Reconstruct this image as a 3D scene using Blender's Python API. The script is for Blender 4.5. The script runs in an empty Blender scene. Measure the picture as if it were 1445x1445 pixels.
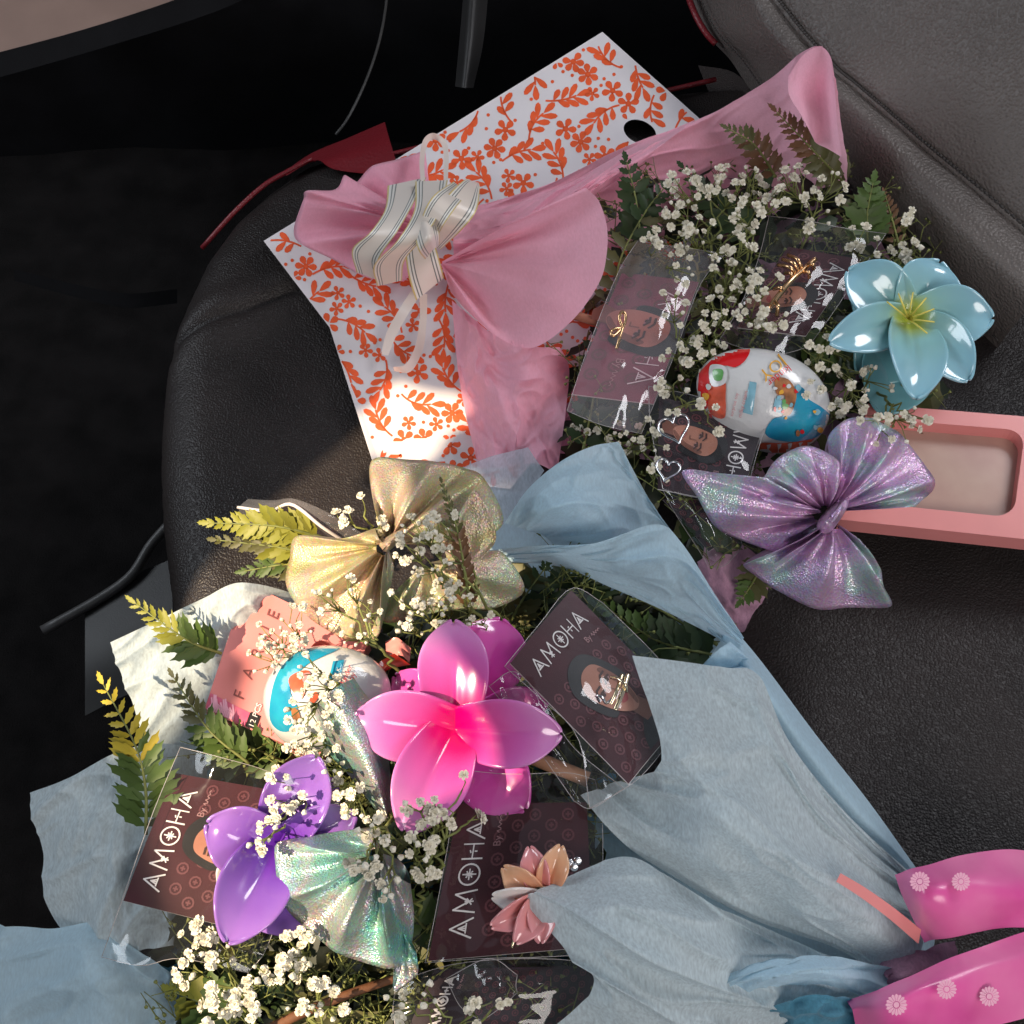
import bpy, bmesh, math, random
import numpy as np
from mathutils import Vector, Matrix, noise
from mathutils.geometry import delaunay_2d_cdt

scene = bpy.context.scene
COL = scene.collection
W = 1445.0

# ------------------------------------------------------------------ camera
PITCH = math.radians(58)
DIST, HALF = 0.78, 0.273
TAN = HALF / DIST
FWD = Vector((0, math.cos(PITCH), -math.sin(PITCH)))
UP = Vector((0, math.sin(PITCH), math.cos(PITCH)))
RIGHT = Vector((1, 0, 0))
CAM = Vector((0, 0, 0.03)) - FWD * DIST
N = -FWD                                   # towards the viewer's side, used as "out of the pile"
MM = 2 * HALF / W                          # metres per photo pixel at the pile
cd = bpy.data.cameras.new('camera')
cam = bpy.data.objects.new('camera', cd)
COL.objects.link(cam)
cam.location = CAM
cam.rotation_euler = (math.pi / 2 - PITCH, 0, 0)
cd.sensor_fit = 'HORIZONTAL'
cd.angle = 2 * math.atan(TAN)
cd.clip_start, cd.clip_end = 0.01, 50
scene.camera = cam

# ------------------------------------------------------------------ world, lights, exposure
world = bpy.data.worlds.new('World')
scene.world = world
world.use_nodes = True
bg = world.node_tree.nodes['Background']
bg.inputs[0].default_value = (0.62, 0.68, 0.80, 1)
bg.inputs[1].default_value = 0.24

SUN = Vector((-0.60, -0.30, 0.75)).normalized()
sl = bpy.data.lights.new('sun', 'SUN')
sl.energy = 6.0
sl.angle = math.radians(0.6)
sl.color = (1.0, 0.79, 0.54)
so = bpy.data.objects.new('sun', sl)
COL.objects.link(so)
so.rotation_euler = SUN.to_track_quat('Z', 'Y').to_euler()
so.location = SUN * 2


def area(name, loc, target, sx, sy, power, color):
    l = bpy.data.lights.new(name, 'AREA')
    l.shape = 'ELLIPSE'
    l.size, l.size_y, l.energy, l.color = sx, sy, power, color
    o = bpy.data.objects.new(name, l)
    COL.objects.link(o)
    o.location = loc
    o.rotation_euler = (Vector(loc) - Vector(target)).to_track_quat('Z', 'Y').to_euler()
    return o


area('windscreen_daylight', (-1.05, 0.25, 0.75), (0, 0, 0), 0.9, 0.6, 7.0, (0.86, 0.93, 1.0))
area('side_window_daylight', (0.45, -0.95, 0.85), (0.05, 0, 0), 0.8, 0.45, 5.0, (1.0, 0.93, 0.88))
area('rear_window_daylight', (0.75, 0.55, 0.85), (0.1, 0.1, 0), 0.5, 0.35, 3.5, (0.95, 0.96, 1.0))

vs = scene.view_settings
vs.view_transform = 'Standard'
vs.look = 'None'
vs.gamma = 1
vs.exposure = 0.5
vs.use_curve_mapping = False
scene.cycles.max_bounces = 7
scene.cycles.diffuse_bounces = 3
scene.cycles.transparent_max_bounces = 10

# ------------------------------------------------------------------ helpers


def ray(px, py):
    u = (px / W - 0.5) * 2 * TAN
    v = (0.5 - py / W) * 2 * TAN
    return FWD + RIGHT * u + UP * v


def P(px, py, h=0.0):
    """photo pixel -> point at height h above the seat."""
    d = ray(px, py)
    return CAM + d * ((h - CAM.z) / d.z)


class Thing:
    def __init__(s, name, label, cat, loc, group=None):
        s.o = bpy.data.objects.new(name, None)
        COL.objects.link(s.o)
        s.o.empty_display_size = 0.01
        s.o.location = loc
        s.loc = Vector(loc)
        tag(s.o, label, cat, group)


def tag(o, label=None, cat=None, group=None, kind=None):
    if label: o['label'] = label
    if cat: o['category'] = cat
    if group: o['group'] = group
    if kind: o['kind'] = kind
    return o


def build(name, verts, faces, mat, parent=None, smooth=True, uvs=None, attr=None, mats=None, fmat=None, base=None):
    """one mesh object; parent is a Thing or an object built under one."""
    if parent is None:
        off = Vector((0, 0, 0)); par = None
    elif isinstance(parent, Thing):
        off = parent.loc; par = parent.o
    else:
        off = Vector(parent['_off']); par = parent
    me = bpy.data.meshes.new(name)
    me.from_pydata([tuple(Vector(v) - off) for v in verts], [], faces)
    for m in (mats or [mat]):
        me.materials.append(m)
    if fmat:
        me.polygons.foreach_set('material_index', fmat)
    if smooth:
        me.polygons.foreach_set('use_smooth', [True] * len(me.polygons))
    if uvs:
        ul = me.uv_layers.new(name='UVMap')
        for lp in me.loops:
            ul.data[lp.index].uv = uvs[lp.vertex_index]
    if attr:
        at = me.attributes.new('grad', 'FLOAT', 'POINT')
        at.data.foreach_set('value', attr)
    me.update()
    o = bpy.data.objects.new(name, me)
    COL.objects.link(o)
    if par:
        o.parent = par
    o['_off'] = tuple(off)
    return o


def inst(name, mesh, parent, loc, rot, scale):
    """a repeated piece sharing mesh data, child of a Thing."""
    o = bpy.data.objects.new(name, mesh)
    COL.objects.link(o)
    o.parent = parent.o
    m = rot.to_4x4() @ Matrix.Diagonal((scale[0], scale[1], scale[2], 1))
    m.translation = Vector(loc) - parent.loc
    o.matrix_local = m
    return o


def cr(a, b, c, d, t):
    return 0.5 * ((2 * b) + (c - a) * t + (2 * a - 5 * b + 4 * c - d) * t * t + (3 * b - a - 3 * c + d) * t * t * t)


def line(pts, s):
    n = len(pts) - 1
    x = min(max(s, 0), 1) * n
    i = min(int(x), n - 1)
    t = x - i
    p = lambda k: pts[min(max(k, 0), n)]
    a = p(i - 1) if i > 0 else 2 * pts[0] - pts[1]
    d = p(i + 2) if i + 2 <= n else 2 * pts[n] - pts[n - 1]
    return cr(a, pts[i], p(i + 1), d, t)


def pts3(l):
    return [Vector(P(*q)) for q in l]


def gridfaces(nu, nv):
    return [(i * nv + j, (i + 1) * nv + j, (i + 1) * nv + j + 1, i * nv + j + 1) for i in range(nu - 1) for j in range(nv - 1)]


def sheet(name, rows, mat, parent, nu=40, nv=40, wr=(), thick=0, seed=0):
    """smooth sheet through rows of (px, py, height) control points; wr = wrinkles (amp, fu, fv)."""
    R = [pts3(r) for r in rows]
    vs_, uv = [], []
    for j in range(nv):
        t = j / (nv - 1)
        colpts = [line(r, t) for r in R]
        for i in range(nu):
            s = i / (nu - 1)
            p = line(colpts, s)
            dz = 0
            for k, q in enumerate(wr):
                if len(q) == 4:
                    nz = noise.noise(Vector((t * q[1] + s * q[3] + 11.3 + seed, s * q[2] - t * q[3] * 0.6 + 5.1, seed * 2.3)))
                    dz += q[0] * (max(0.0, 1 - abs(nz) * 3.2) ** 2 + 0.8 * nz)
                    continue
                a, fu, fv = q
                dz += a * noise.noise(Vector((t * fu + 7.3 * k, s * fv + 3.1 * seed, seed * 1.7 + k)))
            vs_.append(p + N * dz)
            uv.append((t, s))
    o = build(name, vs_, gridfaces(nv, nu), mat, parent, uvs=uv)
    if thick:
        md = o.modifiers.new('thickness', 'SOLIDIFY')
        md.thickness = thick
        md.offset = 0
    return o


def lobe(name, c, edge, mat, parent, pleats=4, amp=0.004, arch=0.016, back=0.012, spread=0.10, nu=22, nv=90, seed=0, closed=True):
    """a gathered loop of fabric fanning out from the knot c to its outer edge."""
    c3 = P(*c)
    E = pts3(edge)
    vs_, uv = [], []
    rnd = random.Random(seed)
    ph = [rnd.uniform(-0.8, 0.8) for _ in range(3)]
    def top(u, v):
        e = line(E, v)
        p = c3.lerp(e, spread + (1 - spread) * u)
        w = math.sin(math.pi * min(1, max(0, v)))
        pl = math.cos(2 * math.pi * pleats * v + ph[0] + 0.9 * math.sin(3 * v * math.pi + ph[1]))
        pl = 1 - 2 * (0.5 - 0.5 * pl) ** 0.6
        fold = amp * 1.5 * pl * (math.sin(math.pi * min(u * 0.80 + 0.12, 1)) ** 0.7)
        fold += amp * 0.9 * math.cos(2 * math.pi * pleats * 2.3 * v + ph[2]) * math.sin(math.pi * u) * (1 - u)
        return p + N * (arch * 0.62 * math.sin(math.pi * u ** 0.85) * (0.55 + 0.45 * w) + fold
                        + 0.0012 * noise.noise(Vector((u * 5, v * 9, seed))))
    def bot(u, v):
        e = line(E, v)
        p = c3.lerp(e, spread + (1 - spread) * u)
        return p - N * (back * math.sin(math.pi * u ** 1.4) ** 0.7)
    seq = [(top, i / (nu - 1)) for i in range(nu)]
    if closed:
        seq += [(bot, 1 - i / (nu // 2)) for i in range(1, nu // 2 + 1)]
    for f, u in seq:
        for j in range(nv):
            v = j / (nv - 1)
            vs_.append(f(u, v))
            uv.append((u, v))
    return build(name, vs_, gridfaces(len(seq), nv), mat, parent, uvs=uv)


def tubegeo(path, r0, r1=None, n=6, V=None, F=None):
    V = [] if V is None else V
    F = [] if F is None else F
    r1 = r0 if r1 is None else r1
    b = len(V)
    m = len(path)
    for i, p in enumerate(path):
        t = (path[min(i + 1, m - 1)] - path[max(i - 1, 0)])
        if t.length < 1e-9:
            t = Vector((0, 0, 1))
        t.normalize()
        a = t.cross(Vector((0.31, 0.22, 0.92)))
        if a.length < 1e-4:
            a = t.cross(Vector((1, 0, 0)))
        a.normalize()
        c = t.cross(a)
        r = r0 + (r1 - r0) * i / max(1, m - 1)
        for k in range(n):
            q = 2 * math.pi * k / n
            V.append(p + a * (r * math.cos(q)) + c * (r * math.sin(q)))
    for i in range(m - 1):
        for k in range(n):
            F.append((b + i * n + k, b + i * n + (k + 1) % n, b + (i + 1) * n + (k + 1) % n, b + (i + 1) * n + k))
    F.append(tuple(b + k for k in range(n - 1, -1, -1)))
    F.append(tuple(b + (m - 1) * n + k for k in range(n)))
    return V, F


def tube(name, path, r0, mat, parent, r1=None, n=8, samples=0):
    if samples:
        path = [line(path, i / (samples - 1)) for i in range(samples)]
    V, F = tubegeo(path, r0, r1, n)
    return build(name, V, F, mat, parent)


def inpoly(x, y, poly):
    c = False
    j = len(poly) - 1
    for i in range(len(poly)):
        xi, yi = poly[i][:2]; xj, yj = poly[j][:2]
        if (yi > y) != (yj > y) and x < (xj - xi) * (y - yi) / (yj - yi) + xi:
            c = not c
        j = i
    return c


def cdt(outer, holes=(), step=0):
    """triangulated polygon with holes (2d)."""
    vs_ = [Vector(p[:2]) for p in outer]
    ed = [(i, (i + 1) % len(outer)) for i in range(len(outer))]
    for h in holes:
        b = len(vs_)
        vs_ += [Vector(p[:2]) for p in h]
        ed += [(b + i, b + (i + 1) % len(h)) for i in range(len(h))]
    if step:
        xs = [p[0] for p in outer]; ys = [p[1] for p in outer]
        y = min(ys)
        while y < max(ys):
            x = min(xs)
            while x < max(xs):
                if inpoly(x, y, outer):
                    vs_.append(Vector((x + 0.01 * step * math.sin(y), y)))
                x += step
            y += step
    v, e, f, *_ = delaunay_2d_cdt(vs_, ed, [], 0, 1e-6)
    out = []
    for t in f:
        cx = sum(v[i].x for i in t) / len(t); cy = sum(v[i].y for i in t) / len(t)
        if inpoly(cx, cy, outer) and not any(inpoly(cx, cy, h) for h in holes):
            out.append(tuple(t))
    return [(p.x, p.y) for p in v], out


def smoothpoly(pts, n=6):
    P2 = [Vector((p[0], p[1], 0)) for p in pts]
    m = len(P2)
    out = []
    for i in range(m):
        for k in range(n):
            q = cr(P2[i - 1], P2[i], P2[(i + 1) % m], P2[(i + 2) % m], k / n)
            out.append((q.x, q.y))
    return out


def ellipse(cx, cy, a, b, rot=0, n=24):
    return [(cx + a * math.cos(t) * math.cos(rot) - b * math.sin(t) * math.sin(rot),
             cy + a * math.cos(t) * math.sin(rot) + b * math.sin(t) * math.cos(rot)) for t in [2 * math.pi * k / n for k in range(n)]]


_txt = {}
def text2d(s):
    """flat lettering outline as 2d mesh, height about 1."""
    if s not in _txt:
        c = bpy.data.curves.new('lettering', 'FONT')
        c.body = s
        c.resolution_u = 3
        o = bpy.data.objects.new('lettering', c)
        COL.objects.link(o)
        dg = bpy.context.evaluated_depsgraph_get()
        me = bpy.data.meshes.new_from_object(o.evaluated_get(dg))
        _txt[s] = ([(v.co.x, v.co.y) for v in me.vertices], [tuple(p.vertices) for p in me.polygons])
        bpy.data.objects.remove(o)
        bpy.data.curves.remove(c)
        bpy.data.meshes.remove(me)
    return _txt[s]


# ------------------------------------------------------------------ materials
def nm(m):
    return m.node_tree.nodes, m.node_tree.links


def pmat(name, color, rough=0.5, spec=0.5, metal=0, coat=0, coat_rough=0.05, sheen=0, trans=0, sss=0,
         var=0.0, vscale=60, bump=0.0, bscale=400, bkind='noise', color2=None, aniso=(1, 1, 1), film=0):
    m = bpy.data.materials.new(name)
    m.use_nodes = True
    nd, lk = nm(m)
    b = nd['Principled BSDF']
    b.inputs['Base Color'].default_value = (*color, 1)
    b.inputs['Roughness'].default_value = rough
    b.inputs['Specular IOR Level'].default_value = spec
    b.inputs['Metallic'].default_value = metal
    b.inputs['Coat Weight'].default_value = coat
    b.inputs['Coat Roughness'].default_value = coat_rough
    b.inputs['Sheen Weight'].default_value = sheen
    b.inputs['Transmission Weight'].default_value = trans
    b.inputs['Subsurface Weight'].default_value = sss
    if sss:
        b.inputs['Subsurface Radius'].default_value = (0.006, 0.004, 0.003)
        b.inputs['Subsurface Scale'].default_value = 1.0
    tc = nd.new('ShaderNodeTexCoord')
    mp = nd.new('ShaderNodeMapping')
    mp.inputs['Scale'].default_value = aniso
    lk.new(tc.outputs['Object'], mp.inputs['Vector'])
    if var or color2:
        n = nd.new('ShaderNodeTexNoise')
        n.inputs['Scale'].default_value = vscale
        n.inputs['Detail'].default_value = 5
        lk.new(mp.outputs[0], n.inputs['Vector'])
        r = nd.new('ShaderNodeValToRGB')
        r.color_ramp.elements[0].position = 0.32
        r.color_ramp.elements[1].position = 0.68
        c2 = color2 or tuple(min(1, c * (1 + var)) for c in color)
        c1 = color if color2 else tuple(c * (1 - var) for c in color)
        r.color_ramp.elements[0].color = (*c1, 1)
        r.color_ramp.elements[1].color = (*c2, 1)
        lk.new(n.outputs['Fac'], r.inputs[0])
        lk.new(r.outputs[0], b.inputs['Base Color'])
    if bump:
        bp = nd.new('ShaderNodeBump')
        bp.inputs['Strength'].default_value = 1
        bp.inputs['Distance'].default_value = bump
        if bkind == 'voronoi':
            t = nd.new('ShaderNodeTexVoronoi')
            t.feature = 'SMOOTH_F1'
            t.inputs['Smoothness'].default_value = 0.35
            t.inputs['Scale'].default_value = bscale
            lk.new(mp.outputs[0], t.inputs['Vector'])
            mr = nd.new('ShaderNodeMapRange')
            mr.inputs['From Min'].default_value = 0.75
            mr.inputs['From Max'].default_value = 0.05
            lk.new(t.outputs['Distance'], mr.inputs['Value'])
            t2 = nd.new('ShaderNodeTexNoise')
            t2.inputs['Scale'].default_value = bscale * 0.35
            lk.new(mp.outputs[0], t2.inputs['Vector'])
            ad = nd.new('ShaderNodeMath'); ad.operation = 'ADD'
            lk.new(mr.outputs[0], ad.inputs[0]); lk.new(t2.outputs['Fac'], ad.inputs[1])
            lk.new(ad.outputs[0], bp.inputs['Height'])
        else:
            t = nd.new('ShaderNodeTexNoise')
            t.inputs['Scale'].default_value = bscale
            t.inputs['Detail'].default_value = 6
            lk.new(mp.outputs[0], t.inputs['Vector'])
            lk.new(t.outputs['Fac'], bp.inputs['Height'])
        lk.new(bp.outputs[0], b.inputs['Normal'])
    return m


def tissue(name, color, translucent=0.42, rough=0.8, fibre=0.18, see=0.0, gloss=0.15):
    """non-woven wrapping fabric: diffuse + translucent with fine fibre mottling."""
    m = bpy.data.materials.new(name)
    m.use_nodes = True
    nd, lk = nm(m)
    nd.remove(nd['Principled BSDF'])
    out = nd['Material Output']
    tc = nd.new('ShaderNodeTexCoord')
    n1 = nd.new('ShaderNodeTexNoise'); n1.inputs['Scale'].default_value = 900; n1.inputs['Detail'].default_value = 4
    n2 = nd.new('ShaderNodeTexNoise'); n2.inputs['Scale'].default_value = 330; n2.inputs['Detail'].default_value = 4
    mp = nd.new('ShaderNodeMapping'); mp.inputs['Scale'].default_value = (1.0, 0.35, 1.0); mp.inputs['Rotation'].default_value = (0, 0, 0.8)
    lk.new(tc.outputs['Object'], mp.inputs[0])
    lk.new(mp.outputs[0], n1.inputs[0]); lk.new(tc.outputs['Object'], n2.inputs[0])
    mx = nd.new('ShaderNodeMath'); mx.operation = 'MULTIPLY_ADD'; mx.inputs[1].default_value = 0.72
    hf = nd.new('ShaderNodeMath'); hf.operation = 'MULTIPLY'; hf.inputs[1].default_value = 0.28
    lk.new(n2.outputs['Fac'], hf.inputs[0]); lk.new(n1.outputs['Fac'], mx.inputs[0]); lk.new(hf.outputs[0], mx.inputs[2])
    rp = nd.new('ShaderNodeValToRGB')
    rp.color_ramp.elements[0].position = 0.3; rp.color_ramp.elements[1].position = 0.7
    rp.color_ramp.elements[0].color = (*[c * (1 - fibre) for c in color], 1)
    rp.color_ramp.elements[1].color = (*[min(1, c * (1 + fibre)) for c in color], 1)
    lk.new(mx.outputs[0], rp.inputs[0])
    bp = nd.new('ShaderNodeBump'); bp.inputs['Distance'].default_value = 0.0005; bp.inputs['Strength'].default_value = 0.7
    lk.new(mx.outputs[0], bp.inputs['Height'])
    pr = nd.new('ShaderNodeBsdfPrincipled')
    pr.inputs['Roughness'].default_value = rough
    pr.inputs['Specular IOR Level'].default_value = gloss
    pr.inputs['Sheen Weight'].default_value = 0.25
    lk.new(rp.outputs[0], pr.inputs['Base Color']); lk.new(bp.outputs[0], pr.inputs['Normal'])
    tl = nd.new('ShaderNodeBsdfTranslucent')
    lk.new(rp.outputs[0], tl.inputs['Color'])
    ms = nd.new('ShaderNodeMixShader'); ms.inputs[0].default_value = translucent
    lk.new(pr.outputs[0], ms.inputs[1]); lk.new(tl.outputs[0], ms.inputs[2])
    last = ms
    if see:
        tp = nd.new('ShaderNodeBsdfTransparent')
        m2 = nd.new('ShaderNodeMixShader'); m2.inputs[0].default_value = see
        lk.new(ms.outputs[0], m2.inputs[1]); lk.new(tp.outputs[0], m2.inputs[2])
        last = m2
    lk.new(last.outputs[0], out.inputs[0])
    return m


def filmmat(name, tint=(1, 1, 1), haze=0.018, gloss=0.005):
    """clear cellophane: see-through with a glossy crinkled face."""
    m = bpy.data.materials.new(name)
    m.use_nodes = True
    nd, lk = nm(m)
    nd.remove(nd['Principled BSDF'])
    out = nd['Material Output']
    tp = nd.new('ShaderNodeBsdfTransparent'); tp.inputs[0].default_value = (*tint, 1)
    gl = nd.new('ShaderNodeBsdfGlossy'); gl.inputs['Roughness'].default_value = 0.06
    df = nd.new('ShaderNodeBsdfDiffuse'); df.inputs[0].default_value = (0.75, 0.75, 0.78, 1)
    tc = nd.new('ShaderNodeTexCoord')
    n1 = nd.new('ShaderNodeTexNoise'); n1.inputs['Scale'].default_value = 34; n1.inputs['Detail'].default_value = 0.6
    n1.inputs['Distortion'].default_value = 1.2
    lk.new(tc.outputs['Object'], n1.inputs[0])
    bp = nd.new('ShaderNodeBump'); bp.inputs['Distance'].default_value = 0.0016; bp.inputs['Strength'].default_value = 0.8
    lk.new(n1.outputs['Fac'], bp.inputs['Height'])
    lk.new(bp.outputs[0], gl.inputs['Normal'])
    lw_ = nd.new('ShaderNodeLayerWeight'); lw_.inputs[0].default_value = 0.5
    lk.new(bp.outputs[0], lw_.inputs['Normal'])
    pw_ = nd.new('ShaderNodeMath'); pw_.operation = 'POWER'; pw_.inputs[1].default_value = 4
    lk.new(lw_.outputs['Facing'], pw_.inputs[0])
    ad = nd.new('ShaderNodeMath'); ad.operation = 'MULTIPLY_ADD'; ad.inputs[1].default_value = 0.6; ad.inputs[2].default_value = 0.045 + gloss; ad.use_clamp = True
    lk.new(pw_.outputs[0], ad.inputs[0])
    m1 = nd.new('ShaderNodeMixShader'); m1.inputs[0].default_value = haze
    lk.new(tp.outputs[0], m1.inputs[1]); lk.new(df.outputs[0], m1.inputs[2])
    m2 = nd.new('ShaderNodeMixShader')
    lk.new(ad.outputs[0], m2.inputs[0]); lk.new(m1.outputs[0], m2.inputs[1]); lk.new(gl.outputs[0], m2.inputs[2])
    lk.new(m2.outputs[0], out.inputs[0])
    return m


def lame(name, cols, rough=0.32, metal=0.55, scale=26):
    """iridescent lame ribbon: shifting sheen tints painted into the colour, fine glitter weave, thin-film sheen."""
    m = bpy.data.materials.new(name)
    m.use_nodes = True
    nd, lk = nm(m)
    b = nd['Principled BSDF']
    tc = nd.new('ShaderNodeTexCoord')
    n = nd.new('ShaderNodeTexNoise'); n.inputs['Scale'].default_value = scale; n.inputs['Detail'].default_value = 3
    n.inputs['Distortion'].default_value = 0.8
    lk.new(tc.outputs['Object'], n.inputs[0])
    r = nd.new('ShaderNodeValToRGB')
    el = r.color_ramp.elements
    while len(el) < len(cols):
        el.new(0.5)
    for i, c in enumerate(cols):
        el[i].position = 0.28 + 0.44 * i / (len(cols) - 1)
        el[i].color = (*c, 1)
    lk.new(n.outputs['Fac'], r.inputs[0])
    g = nd.new('ShaderNodeTexVoronoi'); g.inputs['Scale'].default_value = 1100
    lk.new(tc.outputs['Object'], g.inputs['Vector'])
    mx = nd.new('ShaderNodeMix'); mx.data_type = 'RGBA'; mx.blend_type = 'OVERLAY'; mx.inputs[0].default_value = 0.22
    lk.new(r.outputs[0], mx.inputs[6]); lk.new(g.outputs['Color'], mx.inputs[7])
    lk.new(mx.outputs[2], b.inputs['Base Color'])
    bp = nd.new('ShaderNodeBump'); bp.inputs['Distance'].default_value = 0.0004; bp.inputs['Strength'].default_value = 0.8
    lk.new(g.outputs['Distance'], bp.inputs['Height'])
    lk.new(bp.outputs[0], b.inputs['Normal'])
    b.inputs['Metallic'].default_value = metal
    b.inputs['Roughness'].default_value = rough
    b.inputs['Thin Film Thickness'].default_value = 420
    b.inputs['Thin Film IOR'].default_value = 1.45
    b.inputs['Coat Weight'].default_value = 0.25
    b.inputs['Coat Roughness'].default_value = 0.2
    return m


def petalmat(name, stops, rough=0.16, trans=0.0):
    m = pmat(name, stops[-1][1], rough=rough, spec=0.5, coat=0.8, coat_rough=0.04, sss=0.15)
    nd, lk = nm(m)
    b = nd['Principled BSDF']
    a = nd.new('ShaderNodeAttribute'); a.attribute_name = 'grad'
    r = nd.new('ShaderNodeValToRGB')
    el = r.color_ramp.elements
    while len(el) < len(stops):
        el.new(0.5)
    for i, (p, c) in enumerate(stops):
        el[i].position = p
        el[i].color = (*c, 1)
    n = nd.new('ShaderNodeTexNoise'); n.inputs['Scale'].default_value = 160
    ad = nd.new('ShaderNodeMath'); ad.operation = 'MULTIPLY_ADD'; ad.inputs[1].default_value = 0.18
    lk.new(n.outputs['Fac'], ad.inputs[0]); lk.new(a.outputs['Fac'], ad.inputs[2])
    lk.new(ad.outputs[0], r.inputs[0])
    lk.new(r.outputs[0], b.inputs['Base Color'])
    return m


def stripemat(name):
    """white satin ribbon with grey and gold stripes along both edges (UV y runs across)."""
    m = pmat(name, (0.78, 0.74, 0.68), rough=0.32, spec=0.5, sheen=0.3)
    nd, lk = nm(m)
    b = nd['Principled BSDF']
    uv = nd.new('ShaderNodeTexCoord')
    sp = nd.new('ShaderNodeSeparateXYZ')
    lk.new(uv.outputs['UV'], sp.inputs[0])
    r = nd.new('ShaderNodeValToRGB')
    r.color_ramp.interpolation = 'CONSTANT'
    w, g, k, p = (0.80, 0.76, 0.70), (0.62, 0.47, 0.16), (0.16, 0.16, 0.15), (0.78, 0.68, 0.60)
    st = [(0, g), (0.045, w), (0.11, k), (0.145, w), (0.205, k), (0.24, p), (0.76, k), (0.795, w), (0.855, k), (0.89, w), (0.955, g)]
    el = r.color_ramp.elements
    while len(el) < len(st):
        el.new(0.5)
    for i, (q, c) in enumerate(st):
        el[i].position = q; el[i].color = (*c, 1)
    lk.new(sp.outputs['Y'], r.inputs[0])
    lk.new(r.outputs[0], b.inputs['Base Color'])
    return m


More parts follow.
